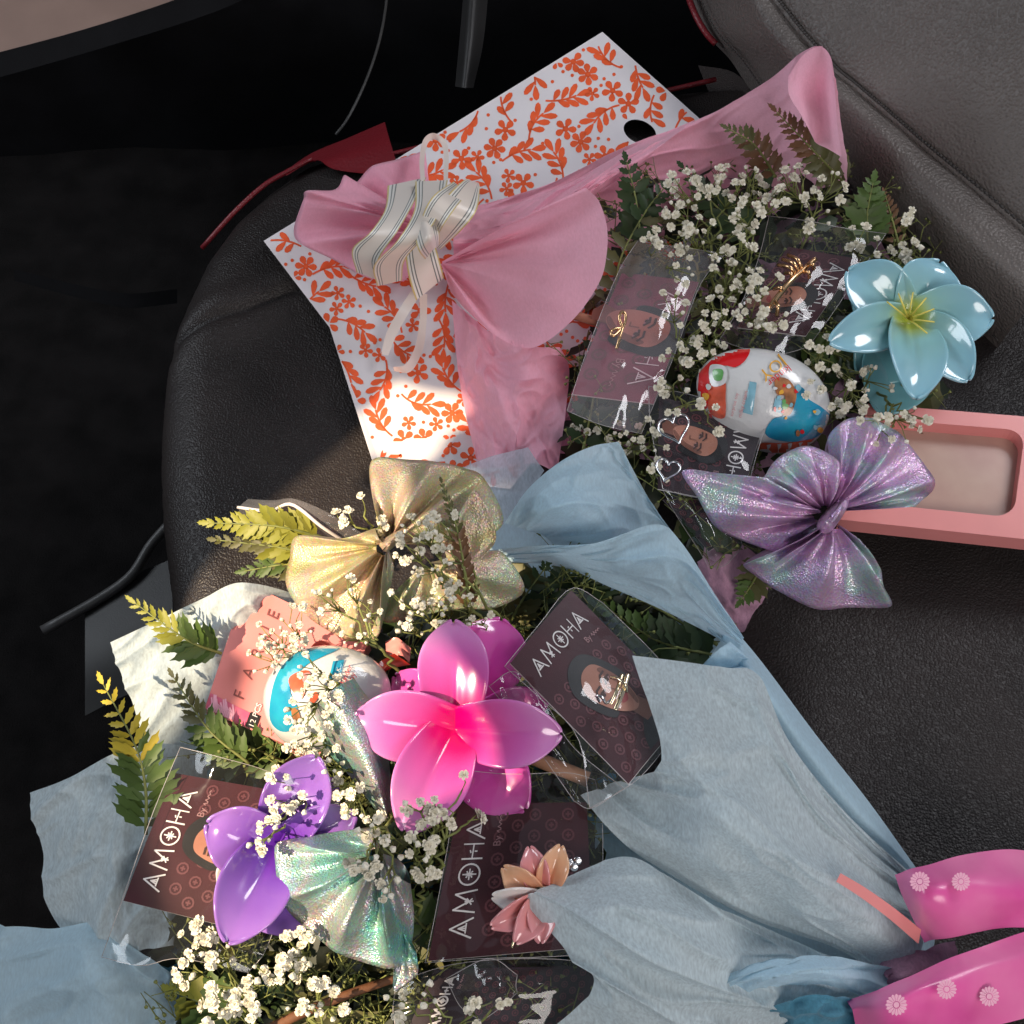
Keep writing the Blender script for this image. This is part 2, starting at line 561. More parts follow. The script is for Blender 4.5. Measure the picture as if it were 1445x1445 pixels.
M = dict(
    leather=pmat('black_leather', (0.0215, 0.0172, 0.0165), rough=0.42, spec=0.28, bump=0.00035, bscale=820, bkind='voronoi', var=0.25, vscale=18),
    leather_back=pmat('grey_leather', (0.120, 0.104, 0.096), rough=0.45, spec=0.4, bump=0.0005, bscale=560, bkind='voronoi', var=0.15, vscale=14),
    red=pmat('red_vinyl', (0.16, 0.008, 0.014), rough=0.45, bump=0.0002, bscale=500, bkind='voronoi'),
    thread=pmat('grey_thread', (0.05, 0.045, 0.043), rough=0.7, bump=0.0002, bscale=2500),
    black=pmat('black_plastic', (0.006, 0.006, 0.007), rough=0.75, spec=0.12, var=0.3, vscale=20, bump=0.0001, bscale=900),
    carpet=pmat('dark_carpet', (0.008, 0.007, 0.007), rough=0.95, spec=0.1, bump=0.001, bscale=700, var=0.4, vscale=30),
    dim=pmat('dark_grey_plastic', (0.018, 0.017, 0.017), rough=0.5, var=0.2, vscale=25, bump=0.0001, bscale=900),
    grey=pmat('grey_plastic', (0.05, 0.048, 0.047), rough=0.45, var=0.2, vscale=25, bump=0.0001, bscale=900),
    beige=pmat('beige_trim', (0.30, 0.20, 0.165), rough=0.6, var=0.1, vscale=20),
    paper=pmat('white_bag_paper', (0.72, 0.68, 0.70), rough=0.42, spec=0.4, var=0.04, vscale=25, bump=0.0002, bscale=90),
    orange=pmat('orange_print', (0.80, 0.115, 0.035), rough=0.45, spec=0.4, var=0.12, vscale=60),
    pink=tissue('pink_tissue', (0.98, 0.51, 0.64), 0.42, fibre=0.07),
    lilac=tissue('lilac_tissue', (0.64, 0.36, 0.50), 0.35),
    blue=tissue('blue_tissue', (0.57, 0.76, 0.87), 0.45, fibre=0.09),
    bluegrey=tissue('pale_blue_tissue', (0.64, 0.74, 0.78), 0.42, fibre=0.20),
    bluesheer=tissue('sheer_blue_tissue', (0.55, 0.62, 0.72), 0.4, see=0.30),
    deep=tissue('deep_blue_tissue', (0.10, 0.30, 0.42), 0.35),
    film=filmmat('clear_cellophane'),
    film_pink=filmmat('pink_tinted_cellophane', (1.0, 0.82, 0.86), 0.12, 0.02),
    maroon=pmat('maroon_card', (0.055, 0.012, 0.018), rough=0.45, spec=0.25, coat=0.0, var=0.2, vscale=40),
    rosecard=pmat('rose_card', (0.22, 0.05, 0.085), rough=0.45, spec=0.25, coat=0.0, var=0.2, vscale=40),
    darkcard=pmat('charcoal_card', (0.035, 0.022, 0.028), rough=0.45, spec=0.25, coat=0.0, var=0.2, vscale=40),
    cardedge=pmat('card_edge', (0.75, 0.68, 0.66), rough=0.6),
    ink_white=pmat('white_ink', (0.78, 0.74, 0.74), rough=0.5),
    ink_rose=pmat('rose_ink', (0.13, 0.032, 0.042), rough=0.5),
    ink_script=pmat('dull_pink_ink', (0.38, 0.20, 0.21), rough=0.5),
    ink_hair=pmat('black_ink', (0.012, 0.011, 0.013), rough=0.4, var=0.4, vscale=90),
    ink_skin=pmat('skin_ink', (0.38, 0.155, 0.10), rough=0.45, color2=(0.48, 0.21, 0.145), vscale=60),
    ink_shade=pmat('shaded_skin_ink', (0.20, 0.075, 0.05), rough=0.45, var=0.15, vscale=60),
    ink_lip=pmat('lip_ink', (0.36, 0.06, 0.06), rough=0.45),
    ink_dark=pmat('brown_ink', (0.06, 0.025, 0.02), rough=0.45),
    gold=pmat('gold_metal', (0.75, 0.48, 0.26), rough=0.25, metal=1),
    palegold=pmat('pale_gold_metal', (0.85, 0.72, 0.5), rough=0.2, metal=1),
    silver=pmat('silver_metal', (0.8, 0.8, 0.82), rough=0.2, metal=1),
    stem=pmat('green_stem', (0.17, 0.19, 0.05), rough=0.6, var=0.3, vscale=120),
    stem2=pmat('brown_stem', (0.13, 0.05, 0.02), rough=0.7, var=0.4, vscale=120, bump=0.0006, bscale=250),
    wood=pmat('wooden_stick', (0.42, 0.22, 0.13), rough=0.6, var=0.15, vscale=60, aniso=(1, 1, 1)),
    floret=pmat('white_floret', (0.76, 0.72, 0.60), rough=0.7, var=0.12, vscale=200),
    calyx=pmat('green_calyx', (0.22, 0.25, 0.07), rough=0.6, var=0.3, vscale=200),
    eggwhite=pmat('white_foil', (0.62, 0.62, 0.62), rough=0.22, spec=0.5, coat=0.5, bump=0.0012, bscale=70),
    egg_red=pmat('red_print', (0.65, 0.012, 0.015), rough=0.2, coat=0.5),
    egg_orange=pmat('orange_red_print', (0.62, 0.10, 0.05), rough=0.2, coat=0.5, var=0.3, vscale=120),
    egg_blue=pmat('blue_print', (0.01, 0.22, 0.42), rough=0.18, coat=0.6, color2=(0.02, 0.34, 0.48), vscale=70),
    egg_yel=pmat('yellow_print', (0.75, 0.38, 0.04), rough=0.2, coat=0.5),
    egg_brown=pmat('brown_print', (0.35, 0.14, 0.05), rough=0.2, coat=0.5, var=0.5, vscale=150),
    egg_pale=pmat('pale_blue_print', (0.22, 0.45, 0.55), rough=0.2, coat=0.5, var=0.15, vscale=150),
    egg_pink=pmat('pink_print', (0.62, 0.25, 0.26), rough=0.2, coat=0.5),
    egg_green=pmat('green_print', (0.12, 0.36, 0.10), rough=0.2, coat=0.5),
    box=pmat('pink_carton', (0.78, 0.27, 0.26), rough=0.35, spec=0.45, coat=0.2, var=0.05, vscale=20),
    box_in=pmat('dark_pink_inside', (0.42, 0.10, 0.09), rough=0.5),
    box_tan=pmat('tan_window', (0.42, 0.24, 0.2), rough=0.25, color2=(0.5, 0.33, 0.26), vscale=30),
    sticker=pmat('magenta_sticker', (0.62, 0.10, 0.20), rough=0.35, color2=(0.75, 0.18, 0.28), vscale=120),
    ink_grey=pmat('grey_ink', (0.20, 0.06, 0.06), rough=0.5),
    lame_lilac=lame('lilac_lame', [(0.62, 0.36, 0.58), (0.74, 0.50, 0.70), (0.56, 0.42, 0.62), (0.50, 0.66, 0.62), (0.72, 0.46, 0.68)]),
    lame_cream=lame('cream_lame', [(0.46, 0.38, 0.13), (0.51, 0.44, 0.25), (0.55, 0.40, 0.30), (0.41, 0.46, 0.30), (0.53, 0.48, 0.33)], metal=0.32),
    lame_mint=lame('mint_lame', [(0.16, 0.42, 0.40), (0.30, 0.50, 0.46), (0.46, 0.40, 0.40), (0.22, 0.50, 0.45), (0.40, 0.48, 0.34)], metal=0.55),
    stripe=stripemat('striped_ribbon'),
    white_rib=pmat('white_satin', (0.78, 0.66, 0.60), rough=0.35, sheen=0.3),
    flower_pink=petalmat('pink_resin', [(0.0, (0.48, 0.0, 0.07)), (0.34, (0.52, 0.0, 0.13)), (0.52, (0.50, 0.05, 0.27)), (0.80, (0.50, 0.11, 0.38)), (1.0, (0.56, 0.20, 0.48))]),
    flower_back=petalmat('magenta_resin', [(0.0, (0.55, 0.02, 0.22)), (0.6, (0.55, 0.05, 0.34)), (1, (0.62, 0.09, 0.40))]),
    flower_purple=petalmat('purple_resin', [(0.0, (0.09, 0.005, 0.34)), (0.35, (0.13, 0.03, 0.38)), (0.7, (0.22, 0.09, 0.44)), (1, (0.27, 0.13, 0.46))]),
    flower_blue=petalmat('pale_blue_resin', [(0.0, (0.42, 0.45, 0.02)), (0.24, (0.40, 0.48, 0.10)), (0.42, (0.28, 0.52, 0.52)), (1, (0.26, 0.50, 0.60))]),
    flower_teal=petalmat('teal_resin', [(0.0, (0.10, 0.30, 0.36)), (1, (0.16, 0.38, 0.42))]),
    flower_peach=petalmat('peach_resin', [(0.0, (0.70, 0.22, 0.10)), (1, (0.72, 0.40, 0.24))]),
    flower_rose=petalmat('rose_resin', [(0.0, (0.72, 0.20, 0.14)), (1, (0.66, 0.26, 0.28))]),
    stamen=pmat('yellow_stamen', (0.75, 0.62, 0.12), rough=0.4),
    satin_pink=pmat('hot_pink_satin', (0.72, 0.06, 0.32), rough=0.28, spec=0.6, sheen=0.4, color2=(0.82, 0.20, 0.42), vscale=22),
    satin_print=pmat('pale_pink_print', (0.85, 0.42, 0.55), rough=0.4),
    red_leaf=pmat('red_foil', (0.55, 0.02, 0.01), rough=0.3, coat=0.4),
    pearl=pmat('white_resin', (0.75, 0.70, 0.68), rough=0.15, coat=0.7, sss=0.2),
)
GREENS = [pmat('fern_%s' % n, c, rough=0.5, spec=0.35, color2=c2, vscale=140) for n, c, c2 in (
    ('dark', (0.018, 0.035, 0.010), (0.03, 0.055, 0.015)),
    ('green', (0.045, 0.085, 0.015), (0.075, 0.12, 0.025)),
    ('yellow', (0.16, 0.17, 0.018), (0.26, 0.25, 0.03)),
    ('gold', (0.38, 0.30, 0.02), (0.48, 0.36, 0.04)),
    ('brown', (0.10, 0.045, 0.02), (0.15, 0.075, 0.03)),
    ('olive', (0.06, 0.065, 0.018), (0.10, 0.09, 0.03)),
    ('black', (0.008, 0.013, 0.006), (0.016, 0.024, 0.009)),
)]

# ------------------------------------------------------------------ the setting
floor = build('footwell_floor', [(-3, -3, -0.30), (3, -3, -0.30), (3, 3, -0.30), (-3, 3, -0.30)], [(0, 1, 2, 3)], M['carpet'], smooth=False)
tag(floor, kind='structure')

# door card standing beyond the far edge of the seat
dr = []
for i in range(40):
    x = -0.75 + 1.7 * i / 39
    for z, y in ((-0.30, 0.46), (-0.20, 0.455), (-0.12, 0.445), (-0.08, 0.455), (0.0, 0.47), (0.1, 0.475), (0.4, 0.46)):
        dr.append(Vector((x, y + 0.16 - 0.04 * max(0, -x - 0.1) + 0.004 * math.sin(x * 30), z)))
door = build('door_panel', dr, gridfaces(40, 7), M['black'])
tag(door, kind='structure')

# unseen sun blocker added overhead, its openings shaped to the sunlit patches
LIT = [(530, 580, 0), (420, 672, 0), (250, 828, 0), (200, 875, 0), (60, 880), (20, 1010), (130, 1080), (200, 1012), (312, 905), (352, 940), (330, 1010), (255, 1060),
       (235, 1200), (270, 1420), (420, 1530), (600, 1470), (625, 1330), (640, 1200), (690, 1150), (800, 1090), (792, 980), (735, 900),
       (745, 830), (700, 720), (640, 660), (560, 690, 0), (500, 690, 0), (545, 630, 0)]
SPOT = smoothpoly([(505, 600), (545, 540), (600, 552), (655, 560), (668, 590), (625, 606), (600, 640), (560, 662), (515, 640)], 4)
ZR = 0.80
def to_blocker(p, h=0.03):
    q = P(p[0], p[1], h)
    q = q + SUN * ((ZR - q.z) / SUN.z)
    return (q.x, q.y)
h1 = [to_blocker(p, p[2] if len(p) > 2 else 0.045) for p in LIT]
h2 = [to_blocker(p, 0.01) for p in SPOT]
v2, f2 = cdt([(-1.45, -1.25), (-0.02, -1.25), (-0.02, 0.42), (-1.45, 0.42)], [h1, h2])
nv_ = len(v2)
rv = [(x, y, ZR) for x, y in v2] + [(x, y, ZR + 0.006) for x, y in v2]
rf = list(f2) + [tuple(i + nv_ for i in reversed(t)) for t in f2]
tag(build('sun_blocker', rv, rf, M['black'], smooth=False), kind='structure')

# pieces of trim in the dark around the seat
t = Thing('door_line', 'thin pale curved line on the black door panel beyond the seat', 'trim', P(520, 120, -0.06))
tube('piping', pts3([(548, -30, -0.07), (543, 20, -0.072), (532, 70, -0.075), (514, 120, -0.08), (492, 165, -0.085), (474, 190, -0.09)]), 0.0011, M['grey'], t, samples=24)  # thin pale tube curving down across the door
t = Thing('door_ledge', 'beige ledge with black lip in the dark top corner beside the door', 'door trim', P(150, 20, -0.10))
sheet('ledge', [[(-40, -80, -0.10), (120, -80, -0.10), (300, -80, -0.10)], [(-40, 85, -0.10), (120, 42, -0.10), (255, -2, -0.10)]], M['beige'], t, 8, 12)
sheet('lip', [[(-40, 84, -0.098), (120, 41, -0.098), (262, -6, -0.098), (330, -40, -0.098)], [(-40, 120, -0.11), (130, 72, -0.11), (300, 18, -0.11), (380, -20, -0.11)]], M['black'], t, 8, 16)
t = Thing('door_pillar_trim', 'dark grey upright trim ridge on the door behind the patterned bag', 'trim', P(665, 110, -0.06))
sheet('ridge', [[(655, -20, -0.05), (648, 60, -0.065), (642, 122, -0.08)], [(668, -20, -0.04), (662, 60, -0.055), (655, 124, -0.07)], [(690, -20, -0.05), (682, 60, -0.065), (668, 124, -0.08)]], M['dim'], t, 10, 12)
t = Thing('sill_strip', 'faint grey curved sill strip in the dark footwell left of the seat', 'trim', P(190, 420, -0.14))
sheet('strip', [[(20, 380, -0.14), (110, 402, -0.14), (180, 414, -0.14), (250, 408, -0.14)], [(20, 396, -0.15), (110, 420, -0.15), (180, 434, -0.15), (250, 428, -0.15)]], M['black'], t, 6, 20)
t = Thing('seat_rail', 'dull grey metal seat rail low beside the seat front', 'seat rail', P(190, 800, -0.16))
tube('rail', pts3([(60, 890, -0.17), (140, 845, -0.165), (185, 812, -0.16), (212, 770, -0.155), (240, 738, -0.15)]), 0.0035, M['grey'], t, samples=16)
sheet('bracket', [[(120, 850, -0.17), (180, 815, -0.165), (240, 790, -0.16)], [(120, 930, -0.17), (180, 905, -0.165), (245, 880, -0.16)], [(120, 1010, -0.18), (180, 980, -0.175), (250, 960, -0.17)]], M['dim'], t, 10, 10)

# ------------------------------------------------------------------ the seat
seat = Thing('car_seat', 'black leather car seat with red piping and grey stitched backrest', 'car seat', (0.05, 0, -0.2))
outl = [P(x, y, -0.012) for x, y in ((1020, 108), (905, 134), (760, 165), (640, 194), (556, 214), (480, 212), (425, 230), (370, 268), (325, 308), (285, 362),
        (255, 425), (234, 490), (223, 560), (219, 640), (222, 720), (231, 800), (240, 870), (250, 960), (262, 1060), (285, 1300), (300, 1750), (2000, 1750), (2000, 108))]
o2 = np.array([(p.x, p.y) for p in outl])
gx = np.arange(-0.30, 0.42, 0.0027); gy = np.arange(-0.46, 0.36, 0.0027)
X, Y = np.meshgrid(gx, gy, indexing='ij')
def segdist(X, Y, pts, closed=True):
    d = np.full(X.shape, 9.0)
    n = len(pts)
    for i in range(n if closed else n - 1):
        a, b = pts[i], pts[(i + 1) % n]
        ab = b - a
        t = np.clip(((X - a[0]) * ab[0] + (Y - a[1]) * ab[1]) / max(1e-12, ab @ ab), 0, 1)
        d = np.minimum(d, np.hypot(X - a[0] - t * ab[0], Y - a[1] - t * ab[1]))
    return d
ins = np.zeros(X.shape, bool)
n = len(o2)
j = n - 1
for i in range(n):
    c = ((o2[i, 1] > Y) != (o2[j, 1] > Y)) & (X < (o2[j, 0] - o2[i, 0]) * (Y - o2[i, 1]) / (o2[j, 1] - o2[i, 1] + 1e-15) + o2[i, 0])
    ins ^= c
    j = i
sd = segdist(X, Y, o2) * np.where(ins, 1, -1)
R_ = 0.032
tt = np.clip((R_ - sd) / R_, 0, 2.0)
Z = np.where(tt <= 1, -R_ * (1 - np.sqrt(np.clip(1 - np.minimum(tt, 1) ** 2, 0, 1))), -R_ - (tt - 1) * 0.25)
crease = np.array([(q.x, q.y) for q in pts3([(228, 482, 0), (245, 466, 0), (300, 446, 0), (345, 434, 0), (400, 412, 0), (470, 392, 0), (600, 360, 0)])])
dc = segdist(X, Y, crease, False)
Z -= 0.0045 * np.exp(-(dc / 0.0032) ** 2)
Z += 0.003 * np.exp(-((dc - 0.012) / 0.010) ** 2)
Z += 0.0012 * np.sin(X * 31 + Y * 17) * np.clip(sd / 0.05, 0, 1)
Z = np.minimum(Z, 0.0035)
keep = sd > -R_ * 1.0
idx = -np.ones(X.shape, int)
V, F = [], []
for i, jj in zip(*np.where(keep)):
    idx[i, jj] = len(V)
    V.append((X[i, jj], Y[i, jj], Z[i, jj]))
for i in range(len(gx) - 1):
    for jj in range(len(gy) - 1):
        q = (idx[i, jj], idx[i + 1, jj], idx[i + 1, jj + 1], idx[i, jj + 1])
        if min(q) >= 0:
            F.append(tuple(int(k) for k in q))
build('cushion', V, F, M['leather'], seat)
sheet('red_trim', [[(400, 243, -0.016), (440, 216, -0.014), (490, 195, -0.012), (543, 172, -0.010)],
                   [(402, 245, -0.004), (440, 228, 0.000), (490, 215, 0.004), (550, 198, 0.004)],
                   [(404, 248, 0.002), (445, 226, 0.005), (476, 240, 0.006), (566, 250, 0.006)]], M['red'], seat, 16, 24)
tube('piping', pts3([(285, 350, -0.030), (330, 300, -0.012), (372, 262, -0.002), (404, 243, 0.0), (440, 224, 0.003)]), 0.0016, M['red'], seat, samples=20)
tube('piping', pts3([(552, 218, 0.004), (600, 206, 0.004), (640, 196, 0.004), (760, 168, 0.004), (905, 136, 0.004), (1010, 112, 0.004)]), 0.0017, M['red'], seat, samples=30)
tube('piping', pts3([(960, -60, 0.03), (970, -10, 0.03), (982, 22, 0.028), (996, 46, 0.024), (1010, 62, 0.02)]), 0.0022, M['red'], seat, samples=20)
SEAM = [(1040, -60, 0.080), (1088, -8, 0.078), (1130, 45, 0.074), (1175, 95, 0.070), (1205, 120, 0.068), (1250, 158, 0.066), (1306, 207, 0.064), (1380, 268, 0.062), (1500, 370, 0.06)]
EDGE = [(960, -60, 0.020), (972, -8, 0.018), (995, 45, 0.014), (1030, 85, 0.008), (1062, 130, 0.002), (1110, 180, -0.002), (1175, 262, -0.006), (1240, 345, -0.008), (1400, 500, -0.010)]
MID = [((a[0] + b[0]) / 2, (a[1] + b[1]) / 2, 0.036 + (a[2] + b[2]) * 0.25) for a, b in zip(SEAM, EDGE)]
Q1 = [((a[0] * 3 + b[0]) / 4, (a[1] * 3 + b[1]) / 4, a[2] * 0.95 + 0.004) for a, b in zip(SEAM, EDGE)]
bk = sheet('backrest_bolster', [EDGE, MID, Q1, SEAM], M['leather_back'], seat, 40, 70, wr=[(0.002, 9, 3)], seed=4)
panel = [SEAM] + [[(x + dx, y + dy, h + dh) for x, y, h in SEAM] for dx, dy, dh in ((18, -14, 0.010), (90, -70, 0.035), (240, -190, 0.09), (420, -330, 0.14))]
sheet('backrest_panel', panel, M['leather_back'], seat, 50, 70, wr=[(0.0015, 7, 5)], seed=5)
sheet('backrest_base', [[(985, 92, -0.01), (1040, 105, -0.004), (1080, 160, 0.0)], [(1010, 160, -0.01), (1060, 190, -0.004), (1110, 215, 0.0)], [(1040, 280, -0.008), (1090, 290, -0.004), (1160, 300, -0.004)]], M['leather'], seat, 12, 12)
SV, SF = [], []
tube('seam_welt', [q + N * 0.0012 for q in pts3(SEAM)], 0.0026, M['leather_back'], seat, n=10, samples=80)
sm = [q + N * 0.0042 for q in pts3(SEAM)]
for k in range(120):
    a = line(sm, k / 120); b = line(sm, (k + 0.62) / 120)
    tubegeo([a - N * 0.0004, a.lerp(b, 0.5) + N * 0.0006, b - N * 0.0004], 0.0009, 0.0009, 5, SV, SF)
sm2 = [q + N * 0.005 for q in pts3([(x * .80 + a[0] * .20, y * .80 + a[1] * .20, h * .80 + a[2] * .20 + .006) for (x, y, h), a in zip(EDGE, MID)])]
for k in range(100):
    a = line(sm2, k / 100); b = line(sm2, (k + 0.6) / 100)
    tubegeo([a - N * 0.0004, a.lerp(b, 0.5) + N * 0.0005, b - N * 0.0004], 0.0005, 0.0005, 5, SV, SF)
tag(build('stitching', SV, SF, M['thread'], seat), kind='stuff')

# ------------------------------------------------------------------ patterned gift bag
bag = Thing('gift_bag', 'flat white paper gift bag printed with orange flowers and leafy sprigs', 'gift bag', P(600, 450, 0.0))
BA, BB, BM, BC, BD, BN, BE = (850, 45), (372, 340), (465, 462), (531, 668), (720, 690), (1000, 340), (1062, 234)
def bag_h(x, y):
    ax, ay = BM; bx, by = BN
    L = math.hypot(bx - ax, by - ay)
    d = ((bx - ax) * (y - ay) - (by - ay) * (x - ax)) / L
    return 0.014 - (0.009 * min(1, d / 190) if d > 0 else 0.004 * min(1, -d / 300))
def bagP(x, y, off=0.0):
    return P(x, y, bag_h(x, y) + off)
HOLE = [(903 + 24 * math.cos(a) * 0.95 + 9 * math.sin(a) * 0.3, 186 + 17 * math.sin(a) + 3 * math.cos(a)) for a in [2 * math.pi * k / 28 for k in range(28)]]
V, F = [], []
ring_all = []
for poly, holes in (([BA, BB, BM, BN, BE], [HOLE]), ([BM, BC, BD, BN], [])):
    v2, f2 = cdt(poly, holes, 34)
    b = len(V)
    V += [bagP(x, y) for x, y in v2]
    F += [tuple(b + i for i in t) for t in f2]
for ring in ([BA, BB, BM, BC, BD, BN, BE], HOLE):
    rr = []
    for i in range(len(ring)):
        a, c = ring[i], ring[(i + 1) % len(ring)]
        rr.append(a)
    b = len(V)
    m = len(rr)
    V += [bagP(x, y, -0.00002) for x, y in rr] + [bagP(x, y, -0.004) for x, y in rr]
    F += [(b + i, b + (i + 1) % m, b + m + (i + 1) % m, b + m + i) for i in range(m)]
build('bag_body', V, F, M['paper'], bag, smooth=False)
# the printed pattern
PV, PF = [], []
BAGPOLY = [BA, BB, BM, BC, BD, BN, BE]
def inbag(x, y):
    return inpoly(x, y, BAGPOLY) and not inpoly(x, y, [(903 + 1.12 * (a - 903), 186 + 1.15 * (b - 186)) for a, b in HOLE])
def pr(poly):
    if all(inbag(x, y) for x, y in poly):
        b = len(PV)
        PV.extend(bagP(x, y, 0.00018) for x, y in poly)
        PF.append(tuple(range(b, b + len(poly))))
def leafshape(x, y, ang, L, w):
    c, s = math.cos(ang), math.sin(ang)
    out = []
    for u, v in ((0, 0), (0.3, 0.32), (0.62, 0.5), (0.88, 0.36), (1, 0), (0.88, -0.36), (0.62, -0.5), (0.3, -0.32)):
        out.append((x + L * u * c - w * v * s, y + L * u * s + w * v * c))
    pr(out)
def flowershape(x, y, r, n, a0):
    for k in range(n):
        a = a0 + 2 * math.pi * k / n
        leafshape(x + 0.12 * r * math.cos(a), y + 0.12 * r * math.sin(a), a, r * 0.9, r * 0.62)
    pr(ellipse(x, y, r * 0.28, r * 0.28, 0, 8))
def strokeshape(pts, w):
    for i in range(len(pts) - 1):
        (x0, y0), (x1, y1) = pts[i], pts[i + 1]
        L = math.hypot(x1 - x0, y1 - y0) or 1
        nx, ny = -(y1 - y0) / L * w / 2, (x1 - x0) / L * w / 2
        pr([(x0 + nx, y0 + ny), (x1 + nx, y1 + ny), (x1 - nx, y1 - ny), (x0 - nx, y0 - ny)])
def sprigshape(x, y, ang, L, bend):
    pts = []
    for k in range(9):
        u = k / 8
        a = ang + bend * u
        pts.append((x + L * u * math.cos(ang + bend * u * 0.6), y + L * u * math.sin(ang + bend * u * 0.6)))
    strokeshape(pts, 2.6)
    for k, sg in ((2, -1), (3, 1), (4, -1), (5, 1), (6, -1), (7, 1)):
        leafshape(pts[k][0], pts[k][1], ang + bend + sg * 0.75, L * (0.36 + 0.03 * k), L * 0.2)
    leafshape(pts[8][0], pts[8][1], ang + bend, L * 0.5, L * 0.22)
rnd = random.Random(11)
placed = []
def free(x, y, r):
    return all((x - a) ** 2 + (y - b) ** 2 > (r + c) ** 2 for a, b, c in placed)
for r, kind, tries in ((25, 's', 12000), (13.5, 'f', 9000), (9, 't', 12000), (4.2, 'd', 6000)):
    for _ in range(tries):
        x, y = rnd.uniform(350, 1080), rnd.uniform(30, 710)
        if not inpoly(x, y, BAGPOLY) or not free(x, y, r):
            continue
        placed.append((x, y, r))
        if kind == 's':
            a = rnd.uniform(0, 6.28); b = rnd.choice((-1, 1)) * rnd.uniform(0.4, 0.9)
            sprigshape(x - 30 * math.cos(a + b * .6), y - 30 * math.sin(a + b * .6), a, 44, b)
        elif kind == 'f':
            flowershape(x, y, 15.5, rnd.choice((5, 6)), rnd.uniform(0, 1))
        elif kind == 't':
            flowershape(x, y, 10.5, 5, rnd.uniform(0, 1))
        else:
            pr(ellipse(x, y, 2.6, 2.6, 0, 7))
build('floral_print', PV, PF, M['orange'], bag, smooth=False)

# ------------------------------------------------------------------ pink bouquet wrap
pw = Thing('bouquet_wrap', 'pink fabric bouquet wrap gathered to a cone and lying across the patterned bag', 'bouquet wrap', P(900, 300, 0.01))
WR = [(0.004, 3, 5), (0.0045, 2.5, 2.0, 1.6), (0.0022, 6, 5, 3), (0.0005, 22, 18)]
sheet('wrap_sheet', [
    [(640, 300, .034), (770, 262, .040), (890, 205, .044), (1000, 163, .056), (1080, 117, .090), (1132, 74, .118), (1160, 66, .124)],
    [(680, 335, .024), (800, 292, .026), (920, 258, .024), (1020, 232, .034), (1100, 195, .056), (1150, 158, .094), (1179, 120, .116)],
    [(700, 390, .012), (830, 360, .012), (950, 340, .012), (1040, 310, .016), (1120, 280, .024), (1170, 262, .036), (1197, 262, .052)]],
    M['pink'], pw, 80, 120, WR, seed=1)
sheet('curled_tip', [[(1112, 108, .126), (1135, 76, .134), (1158, 66, .134), (1172, 80, .132), (1177, 105, .128)],
                     [(1114, 135, .126), (1130, 128, .116), (1152, 130, .112), (1168, 132, .118), (1179, 140, .126)],
                     [(1132, 165, .118), (1142, 165, .110), (1153, 168, .106), (1165, 172, .108), (1182, 180, .118)],
                     [(1148, 196, .108), (1150, 200, .100), (1155, 204, .098), (1168, 210, .100), (1188, 222, .102)]], M['pink'], pw, 30, 30, seed=3)
lobe('gathered_tail', (612, 325, .036), [(600, 212, .034), (560, 224, .046), (524, 236, .044), (500, 258, .040), (486, 246, .052), (474, 268, .048), (432, 268, .060), (428, 284, .046),
     (414, 322, .034), (424, 344, .030), (470, 366, .030), (520, 392, .028), (570, 398, .026)], M['pink'], pw, 5, .0035, .012, .006, .12, seed=6)
sheet('wrap_fold', [
    [(640, 300, .044), (720, 290, .046), (800, 262, .050), (890, 208, .052), (985, 166, .060)],
    [(640, 335, .050), (720, 325, .060), (790, 290, .062), (850, 255, .060), (900, 235, .056)],
    [(640, 365, .046), (700, 352, .046), (760, 330, .046), (815, 295, .050), (838, 272, .052)]], M['pink'], pw, 70, 90, WR, seed=8)
lobe('wrap_flap', (622, 372, .044), [(826, 266, .080), (846, 284, .078), (857, 320, .076), (856, 360, .074), (845, 400, .070), (808, 452, .064), (752, 490, .058), (700, 474, .050), (660, 440, .044), (636, 412, .038)],
     M['pink'], pw, 2.2, .005, .012, .004, .01, seed=9, closed=False)
sheet('wrap_tail', [
    [(638, 425, .026), (668, 450, .036), (700, 474, .044), (750, 488, .052), (790, 490, .040)],
    [(644, 500, .016), (668, 510, .034), (700, 520, .030), (748, 535, .044), (803, 520, .026)],
    [(654, 570, .014), (682, 575, .018), (715, 590, .036), (750, 590, .030), (798, 580, .034)],
    [(676, 662, .012), (705, 660, .030), (732, 655, .022), (760, 655, .036), (786, 668, .020)]], M['pink'], pw, 90, 90, WR, seed=10)
sheet('inner_sheet', [[(975, 770, .012), (1010, 760, .016), (1050, 770, .012), (1085, 800, .010)], [(990, 810, .014), (1020, 820, .020), (1050, 830, .014), (1082, 836, .008)],
                      [(1010, 850, .010), (1030, 870, .012), (1045, 892, .010), (1062, 868, .008)]], M['lilac'], pw, 20, 20, WR, seed=12)
sheet('inner_sheet', [[(830, 300, .004), (960, 280, .006), (1100, 270, .010), (1240, 330, .008)], [(790, 480, .004), (950, 480, .006), (1100, 480, .006), (1300, 480, .006)],
                      [(790, 640, .004), (920, 650, .006), (1040, 680, .006), (1180, 640, .006)]], M['lilac'], pw, 20, 20, WR, seed=13)

